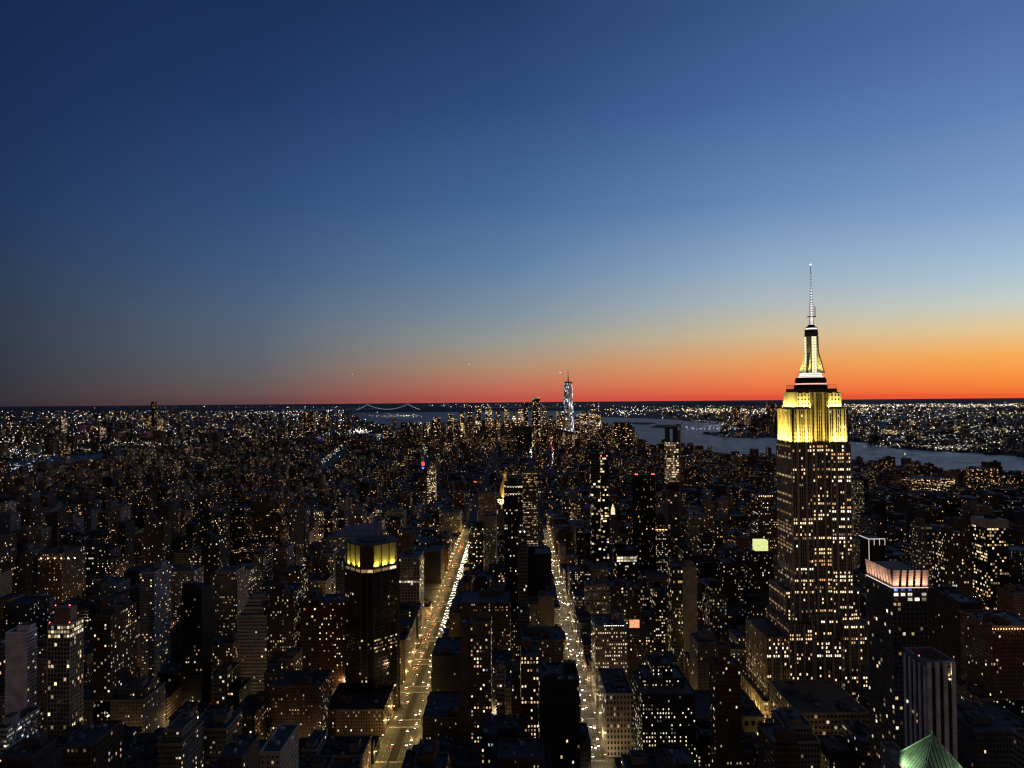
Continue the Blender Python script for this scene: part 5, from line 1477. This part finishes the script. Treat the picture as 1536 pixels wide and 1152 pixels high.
NAMES = [("apartment_building", 'apartment building'), ("office_building", 'office building'), ("townhouse", 'house')]
LIMIT = {'apartment_building': 215, 'office_building': 215, 'townhouse': 200}
GROUPS = {'apartment_building': 'apartment blocks across the city', 'office_building': 'office blocks across the city', 'townhouse': 'low houses across the city'}
count = {}
COLW = {'brick': 'red brick', 'brown': 'brown', 'tan': 'tan', 'grey': 'grey', 'dark': 'dark', 'stone': 'stone', 'slate': 'slate grey', 'rose': 'pinkish'}
used = {}
WORD = ['', 'second ', 'third ', 'fourth ', 'fifth ', 'sixth ', 'seventh ', 'eighth ', 'ninth ', 'tenth ', 'eleventh ', 'twelfth ']
refs = [h for h in HEROES if len(h['ref'].split()) <= 8]
seq = {}
def make_label(c, cx, cyy, desc):
    """name it by its look and the nearest building one can point out"""
    best = sorted(refs, key=lambda h: abs(h['px'] - cx) + .8 * abs((h['py'] + h['vb']) / 2 - cyy) + (60 if abs(h['y0'] - c.y0) > 700 else 0))
    for h in best[:14]:
        if c.y0 > h['y0'] + 60 and abs(cx - h['px']) < 60: rel = 'beyond'
        elif c.y0 < h['y0'] - 60 and abs(cx - h['px']) < 60: rel = 'in front of'
        else: rel = 'left of' if cx < h['px'] else 'right of'
        for far in ('just ', '', 'further ') if rel in ('left of', 'right of') else ('low ', '', 'high ') if False else ('',):
            if far == 'just ' and abs(cx - h['px']) > 45: continue
            if far == 'further ' and abs(cx - h['px']) < 90: continue
            s = f"{desc}, {far}{rel} {h['ref']}"
            if len(s.replace(',', '').split()) <= 16 and s not in used:
                used[s] = 1
                return s
    h = best[0]
    rel = 'left of' if cx < h['px'] else 'right of'
    for wd in WORD[1:]:
        s = f"{wd}{desc}, {rel} {h['ref']}"
        if len(s.replace(',', '').split()) <= 16 and s not in used:
            used[s] = 1
            return s
    s = f"{desc}, {rel} {h['ref']}"
    used[s] = used.get(s, 0) + 1
    return s

from mathutils import noise as mnoise
def quarter(x, y):
    return max(.12, 1.0 + 1.5 * mnoise.noise(Vector((x / 420, y / 420, 3.3))) + .8 * mnoise.noise(Vector((x / 120, y / 120, 7.7))))
far_mb = MB(); bank_mb = MB()
R3 = random.Random(5)
for rank, i in enumerate(order):
    c = cands[i]
    w_, d_, h = c.x1 - c.x0, c.y1 - c.y0, c.h
    cx, cyy = sx[i] / vis[i] * 2, sy[i] / vis[i] * 2
    cname = R3.choice(['brick', 'brown', 'brown', 'tan', 'grey', 'dark', 'dark', 'stone', 'slate', 'brown', 'rose'] if c.zone != 'village' else ['brick', 'brick', 'brown', 'tan', 'dark', 'grey', 'brown'])
    office = R3.random() < (.45 if c.zone in ('mid', 'downtown') else .15)
    kind = 1 if office else (2 if c.zone == 'village' and h < 32 else 0)
    name, cat = NAMES[kind]
    near = c.y0 < 1150
    style = R3.choice(['office', 'ribbon', 'loft', 'punched']) if office else R3.choice(['punched', 'punched', 'loft'])
    dark_ = R3.random()
    lit = (.02 if dark_ < .3 else R3.uniform(.03, .16)) if office else (.03 if dark_ < .2 else R3.uniform(.05, .16))
    if c.zone == 'village': lit = R3.uniform(.02, .11) if R3.random() < .85 else .22
    if c.zone == 'downtown': lit = R3.choice([.05, .1, .15, .4])
    if c.zone == 'bank': lit = R3.choice([.02, .03, .06, .2])
    if abs(c.x0) < 520 and 850 < c.y0 < 1750: lit = min(.5, lit * 2.0 + .03)
    if c.y0 > 1100: lit *= quarter(c.x0, c.y0)
    es = 1.1 if c.y0 < 1600 else 1.5 if c.y0 < 3000 else 1.9
    indiv = count.get(name, 0) < LIMIT[name] and c.zone in ('mid', 'village', 'downtown') and vis[i] >= (6 if name == 'townhouse' else 14)
    if indiv:
        count[name] = count.get(name, 0) + 1
        slim = h > 2.2 * w_
        size = 'tall slim' if slim and h > 60 else 'tall' if h > 75 else 'broad' if w_ > 30 else 'narrow' if w_ < 14 else 'mid height' if h > 30 else 'low'
        tank = 1 if R3.random() < .4 and vis[i] > 110 and w_ > 9 else 0
        bulk = R3.choice([0, 1, 1, 2]) if vis[i] > 60 else R3.choice([0, 1])
        up = ()
        if vis[i] > 160 and R3.random() < .3 and h > 35: up = ((.12, .88, .15, .9, R3.uniform(4, 9)),)
        few = 'scattered lit windows' if lit > .12 else 'few lit windows'
        feat = 'a water tank' if tank else 'a stepped top' if up else 'two bulkheads' if bulk == 2 else few
        what = {'apartment_building': 'apartment block', 'office_building': 'office block', 'townhouse': 'house'}[name]
        desc = f"{size} {COLW[cname]} {what} with {feat}"
        lab = make_label(c, cx, cyy, desc)
        if vis[i] < 55 or c.y0 > 1700:
            building(name, lab, cat, c.x0, c.x1, c.y0, c.y1, h, style, cname, lit, es, obj=False, bulk=bulk, single=True, group=GROUPS[name])
        else:
            cap = int(min(34, 4 + vis[i] / 18))
            building(name, lab, cat, c.x0, c.x1, c.y0, c.y1, h, style, cname, lit, es, obj=near, cap=cap, bulk=bulk, tank=tank, upper=up, cornice=R3.random() < .4,
                     floors=office, group=GROUPS[name], band=.3 if style == 'ribbon' and R3.random() < .5 else 0, pier=.4 if style in ('office', 'loft') and R3.random() < .3 else 0)
    else:
        st = dict(STY[style]); m = bank_mb if c.zone == 'bank' else far_mb
        k = 1.0 if c.y0 < 3000 else 1.25 if c.y0 < 4500 else 2.2
        col = tuple(v * R3.uniform(.7, 1.2) for v in COL[cname])
        m.box(c.x0, c.x1, c.y0, c.y1, 0, h, col, (st['ww'], st['wh'], lit), es, st['cw'] * k, st['ch'] * k, tmi=1, tcol=R3.choice(ROOFC))
        if R3.random() < .3 and w_ > 12 and d_ > 10: m.box(c.x0 + w_ * .3, c.x0 + w_ * .6, c.y0 + d_ * .3, c.y0 + d_ * .7, h, h + R3.uniform(3, 6), col, tmi=1, tcol=ROOFC[0])
tag(far_mb.build("distant_buildings", [FACADE, ROOF]), kind='stuff')
tag(bank_mb.build("far_bank_buildings", [FACADE, ROOF]), kind='stuff')
print("candidates", len(cands), "visible", len(order), "individual", count)

# ------------------------------------------------------------------ lights of the city
R4 = random.Random(21)
LC = [(1, .72, .36), (1, .8, .5), (1, .9, .72), (.95, .97, 1), (1, .6, .25)]
cl = MB()
def spark(px, py, z=None, k=1.0, col=None, poly=None):
    g = G(px, py)
    if poly is not None and not inside(g.x, g.y, poly): return
    zz = R4.uniform(8, 30) if z is None else z
    s = g.y * R4.uniform(.00016, .00034) * k
    if col is None and R4.random() > quarter(g.x / 6, g.y / 6): return
    cl.octa((g.x, g.y, zz + s), s, col or R4.choice(LC), .7 + 16 * R4.random() ** 2.8 if col is None else .8 + 6 * R4.random() ** 2)
for _ in range(2300): spark(R4.uniform(-10, 620), 617 + 70 * R4.random() ** 1.2, poly=BKP)
for _ in range(2600): spark(R4.uniform(880, 1546), 606 + 76 * R4.random() ** 1.3, poly=NJP)
for _ in range(420): spark(R4.gauss(1140, 130), R4.uniform(614, 622), k=1.2, poly=NJP)          # port
for _ in range(900): spark(R4.uniform(1260, 1540), R4.uniform(603.5, 612), k=1.0, poly=NJP)
for _ in range(130): spark(R4.uniform(640, 900), R4.uniform(607, 613), z=R4.uniform(10, 60), k=.8)
for _ in range(60): spark(R4.uniform(140, 540), R4.uniform(610.5, 613), k=.9)
for (px, py, sx_, sy_, n, k, col) in [(20, 665, 22, 7, 70, 1.4, (1, .95, .85)), (22, 682, 26, 4, 50, 1.5, (.95, 1, .9)), (120, 677, 12, 2.5, 110, 1.2, (.95, .95, .45)), (182, 668, 12, 2, 40, 1.2, (1, .85, .4)),
        (30, 715, 34, 11, 110, 1.5, (1, .94, .84)), (215, 671, 25, 2, 50, 1.2, (1, .9, .7)), (540, 650, 14, 3, 120, 1.3, (1, .96, .85)), (470, 632, 40, 5, 90, 1.1, (1, .85, .5)), (612, 625, 14, 1.2, 40, 1.2, (1, .9, .6)),
        (622, 638, 10, 1.2, 30, 1.2, (1, .9, .7)), (585, 626, 25, 2, 50, 1, (1, .8, .5)), (935, 621, 12, 3, 40, 1.6, (1, .95, .85)), (1075, 639, 14, 4, 0, 1, None), (100, 667, 50, 8, 80, 1.2, (1, .9, .65)), (1080, 618, 60, 3, 160, 1.3, (1, .85, .5)), (865, 628, 14, 3, 40, 1.2, (1, .9, .5)),
        (1352, 733, 5, .8, 26, .8, (1, .25, .05)), (907, 665, 4, .6, 18, 1, (.1, .45, 1)), (1325, 633, 8, 1, 26, 1.1, (.3, 1, .75)), (480, 661, 3, 2, 12, 1, (.6, .25, 1)), (712, 736, 3, 2, 14, 1.2, (1, .15, .08)), (582, 664, 2, 1, 8, 1.2, (1, .06, .1)),
        (60, 690, 40, 3, 60, 1.3, (.97, .97, .95)), (330, 655, 160, 14, 160, 1.1, (1, .93, .8)), (270, 700, 150, 12, 120, .9, (1, .92, .78)), (160, 628, 110, 6, 130, 1.1, (1, .93, .8)), (420, 622, 90, 4, 130, 1.1, (1, .9, .7)), (1400, 622, 120, 8, 150, 1.1, (.97, .96, .95)), (1420, 660, 100, 9, 140, 1.1, (1, .95, .85)), (1335, 672, 40, 2, 60, 1.1, (1, .9, .7)), (1430, 677, 40, 2, 90, 1.3, (1, .95, .8)), (1500, 650, 40, 8, 90, 1.2, (1, .93, .8)), (1300, 618, 30, 5, 80, 1.1, (1, .85, .5))]:
    for _ in range(n): spark(R4.gauss(px, sx_ * .6), R4.gauss(py, sy_ * .6), z=30 if py > 700 else None, k=k, col=col)
# promenade lamps curving along the opposite bank
for k in range(40):
    t = k / 39
    if t < .5: q = t * 2; spark(1040 + 45 * q, 633 + 2.5 * q + 1.5 * q * q, k=1.0, col=(1, .97, .92))
    else: q = t * 2 - 1; spark(1085 - 3 * q * q * 12, 637 + 8 * q, k=1.0, col=(1, .97, .92))
for _ in range(60): spark(R4.uniform(1025, 1105), R4.uniform(644.5, 647.5), k=1.1, col=(.9, .93, 1))
# streets of traffic seen end on, far off
def stream(p0, p1, n, cols, k=1.0, jit=1.2):
    for _ in range(n):
        t = R4.random()
        spark(p0[0] + (p1[0] - p0[0]) * t + R4.gauss(0, jit), p0[1] + (p1[1] - p0[1]) * t, k=k, col=R4.choice(cols))
W_, Y_, RD = (1, .97, .9), (1, .78, .42), (1, .12, .08)
stream((796, 690), (798, 652), 90, [W_, W_, Y_], 1.5, 1.0)
stream((828, 706), (830, 680), 45, [W_, Y_, RD], 1.2, .8); stream((829, 682), (824, 655), 40, [RD, RD, (1, .3, .2)], 1.3, 1.0)
stream((483, 701), (514, 673), 60, [Y_, W_], 1.2); stream((245, 795), (322, 768), 40, [Y_, W_], 1.0, 2)
stream((640, 690), (636, 672), 24, [W_, Y_]); stream((560, 700), (640, 662), 60, [Y_, W_, RD], 1.0, 3); stream((850, 690), (848, 668), 20, [RD], 1.1, .7)
stream((660, 720), (655, 690), 26, [Y_, RD], 1.0, 2); stream((600, 720), (650, 668), 40, [Y_], .9, 3)
# street lamps between the far blocks
for _ in range(2300):
    px, py = R4.uniform(-10, 1546), 660 + 190 * R4.random() ** 1.8
    spark(px, py, z=R4.uniform(5, 11), k=R4.uniform(.6, 1.0), poly=MANH)
tag(cl.build("city_lights", PTS), kind='stuff')

# ------------------------------------------------------------------ street lamps
def make_lamp():
    root = empty("street_lamp", (0, 0, .15), "tall kerbside street lamp shining amber on the avenue", "street lamp", "street lamps along the bright avenues")
    m = MB(); m.tube((0, 0, 0), (0, 0, 8.6), .14, .09, 6, (.1, .1, .1)); m.tube((0, 0, 8.5), (2.2, 0, 9.1), .07, .06, 5, (.1, .1, .1)); m.tube((0, 0, 0), (0, 0, .7), .24, .2, 6, (.1, .1, .1)); m.build("pole", FACADE, root)
    m = MB(); m.box(1.7, 2.75, -.2, .2, 9.02, 9.25, (.1, .1, .1), bottom=True); hd = m.build("lamp_head", FACADE, root)
    m = MB(); m.box(1.75, 2.7, -.17, .17, 8.86, 9.01, bottom=True); m.build("lens", M_LAMP, hd)
    return root
lamp0 = make_lamp()
pl = bpy.data.lights.new("street_light", 'POINT'); pl.energy = 6200; pl.color = (1, .68, .22); pl.shadow_soft_size = .25
pl3 = bpy.data.lights.new("street_light_narrow", 'POINT'); pl3.energy = 4300; pl3.color = (1, .76, .42); pl3.shadow_soft_size = .25
pl2 = bpy.data.lights.new("street_light_wide", 'POINT'); pl2.energy = 15000; pl2.color = (1, .68, .32); pl2.shadow_soft_size = .25
def copy_tree(o, parent=None):
    c = o.copy(); sc.collection.objects.link(c); c.parent = parent
    for ch in list(o.children):
        copy_tree(ch, c)
    return c
proto_kids = list(lamp0.children)
first = True
def put_lamp(x, y, rz, data, label=None, group=None):
    global first
    o = lamp0 if first else copy_tree(lamp0)
    first = False
    o.location = (x, y, .15); o.rotation_euler.z = rz
    if label: o['label'] = label; o['group'] = group
    return o
lampspots = []
for xa, hw, ya, yb, step in ((-108, 15, 556, 1700, 30), (67, 8.5, 556, 1700, 40), (222, 8.5, 560, 700, 32)):
    y = ya
    while y < yb:
        for s in (-1, 1):
            nm = {-108: 'wide', 67: 'narrow', 222: 'far right'}[xa]
            put_lamp(xa + s * (hw + .8), y + (12 if s > 0 else 0), 0 if s < 0 else math.pi, pl, f"tall kerbside street lamp shining amber on the {nm} bright avenue", f"street lamps along the {nm} bright avenue")
            lampspots.append((xa + s * (hw - 1.4), y + (12 if s > 0 else 0), pl3 if xa == 67 else pl))
        y += step
for xa in (-258, -410, -610, 502):
    for ya in np.arange(700, 1700, 90):
        put_lamp(xa + 11, ya, math.pi, pl2, "tall kerbside street lamp shining amber in a side avenue between dark blocks", "street lamps in the side avenues")
        lampspots.append((xa + 8, ya, pl2))
for ya in rows:
    if 600 < ya < 1100:
        for xa in (-330, -185, -20, 145, 330):
            put_lamp(xa, ya + 5.2, -math.pi / 2, pl2, "street lamp shining amber in a cross street", "street lamps in the cross streets")
            lampspots.append((xa, ya + 3, pl2))
for x, y, d in lampspots:
    o = bpy.data.objects.new("street_light", d); sc.collection.objects.link(o); o.location = (x, y, 8.8)

# ------------------------------------------------------------------ cars
def car_meshes():
    out = []
    for paint in CARP:
        m = MB()
        prof = [(-2.2, .35), (2.2, .35), (2.25, .75), (1.2, .95), (.65, 1.42), (-1.1, 1.42), (-1.75, .95), (-2.25, .85)]
        for s in (-1, 1): 
            q = [(s * .88, -y, z) for y, z in prof]
            m.face(q if s < 0 else q[::-1])
        for i in range(len(prof)):
            (ya, za), (yb, zb) = prof[i], prof[(i + 1) % len(prof)]
            m.face([(-.88, -ya, za), (.88, -ya, za), (.88, -yb, zb), (-.88, -yb, zb)][::-1], mi=1 if i in (3, 5) else 0)
        body = m.mesh("car_body", [paint, M_CARGLASS])
        out.append(body)
    def lampmesh(x, y, mat, nm, r):
        m = MB(); m.box(x - r, x + r, y - .06, y + .06, .6, .6 + r * 1.1, bottom=True); return m.mesh(nm, [mat])
    heads = [lampmesh(s * .62, -2.27, M_HEAD, "headlight", .22) for s in (-1, 1)]
    tails = [lampmesh(s * .66, 2.27, M_TAIL, "taillight", .2) for s in (-1, 1)]
    m = MB(); m.tube((-.1, 0, .34), (.1, 0, .34), .34, n=10)
    return out, heads, tails, m.mesh("wheel", [M_CARGLASS])
bodies, heads, tails, wheels = car_meshes()
CW = ['black', 'white', 'yellow', 'grey']
def put_car(x, y, toward, k, where):
    r = empty("car", (x, y, .02), f"{CW[k]} car driving {'towards the viewer with headlights lit,' if toward else 'away showing red tail lights,'} on the {where} bright avenue", "car", f"{CW[k]} cars {'coming' if toward else 'going'} on the {where} avenue", 0 if toward else math.pi)
    link("body", bodies[k], r)
    if y < 760:
        for wx in (-.82, .82):
            for wy in (-1.35, 1.35): link("wheel", wheels, r, (wx, wy, 0))
    for q in heads: link("headlight", q, r)
    for q in tails: link("taillight", q, r)
R5 = random.Random(9)
for lane, tw in ((-11, False), (-7.8, False), (-4.8, False), (4.8, True), (7.8, True), (11, True)):
    y = 640 + R5.uniform(0, 30)
    while y < 1560:
        dens = .3 if y < 800 else .6 if y < 950 else (.9 if tw else .45)
        if R5.random() < dens * (1 if tw else .7): put_car(-108 + lane + R5.uniform(-.3, .3), y, tw, R5.choice([0, 0, 1, 2, 2, 3]), 'wide')
        y += R5.uniform(9, 26) if y < 950 else R5.uniform(9, 17)
for lane in (-5.4, -1.8, 1.8, 5.4):
    y = 620 + R5.uniform(0, 30)
    while y < 1500:
        if R5.random() < (.6 if abs(lane) < 3 else .35): put_car(67 + lane + R5.uniform(-.3, .3), y, True, R5.choice([0, 0, 1, 2, 2, 3]), 'narrow')
        y += R5.uniform(12, 30)

# ------------------------------------------------------------------ aircraft and a boat
def plane(px, py, Y, label, col=(1, .9, .7), e_=12):
    p = P(px, py, Y)
    r = empty("airplane", p, label, "airplane")
    m = MB(); m.tube((0, -18, 0), (0, 18, .4), 1.9, 1.2, 8, (.4, .4, .4)); m.face([(-16, 5, 0), (0, -4, 0), (16, 5, 0), (0, 1, 0)], (.4, .4, .4)); m.face([(-6, 18, .5), (0, 14, .5), (6, 18, .5), (0, 17, .5)], (.4, .4, .4)); m.face([(0, 13, 1), (0, 18, 1), (0, 19, 6), (0, 17, 6)], (.4, .4, .4)); m.build("fuselage", FACADE, r)
    m = MB(); m.octa((0, -20, 0), Y * .00065, col, e_); m.build("landing_light", PTS, r)
plane(840, 559, 9000, "airplane with the brightest landing light, low over the downtown skyline", e_=2.2)
plane(704, 546.5, 11000, "airplane showing a white landing light high left of the glass spire tower", e_=1.6)
plane(529, 561.5, 12000, "airplane as a faint light above the far suspension bridge", e_=1.0)
plane(775, 548, 13000, "very faint airplane between the two brighter ones over downtown", e_=.5)
g = G(1357, 684)
r = empty("boat", (g.x, g.y, -1.6), "small lit ferry boat alone on the wide river", "boat", rz=.4)
m = MB(); m.prism([(-14, -3.5), (10, -3.5), (15, 0), (10, 3.5), (-14, 3.5)], -.2, 3, (.5, .5, .5)); m.build("hull", FACADE, r)
m = MB(); m.box(-10, 7, -3, 3, 3, 6, (.5, .5, .5), (.8, .6, .9), 2.5, 2.5, 3); m.box(-2, 6, -2.2, 2.2, 6, 8.5, (.5, .5, .5), (.8, .6, .9), 2.5, 2.5, 2.5); m.build("cabin", FACADE, r)
m = MB(); m.tube((2, 0, 8.5), (2, 0, 13), .15, n=5); m.octa((2, 0, 13.5), 1.2, (1, 1, 1), 1); m.build("mast_light", LAMPM['white'], r)
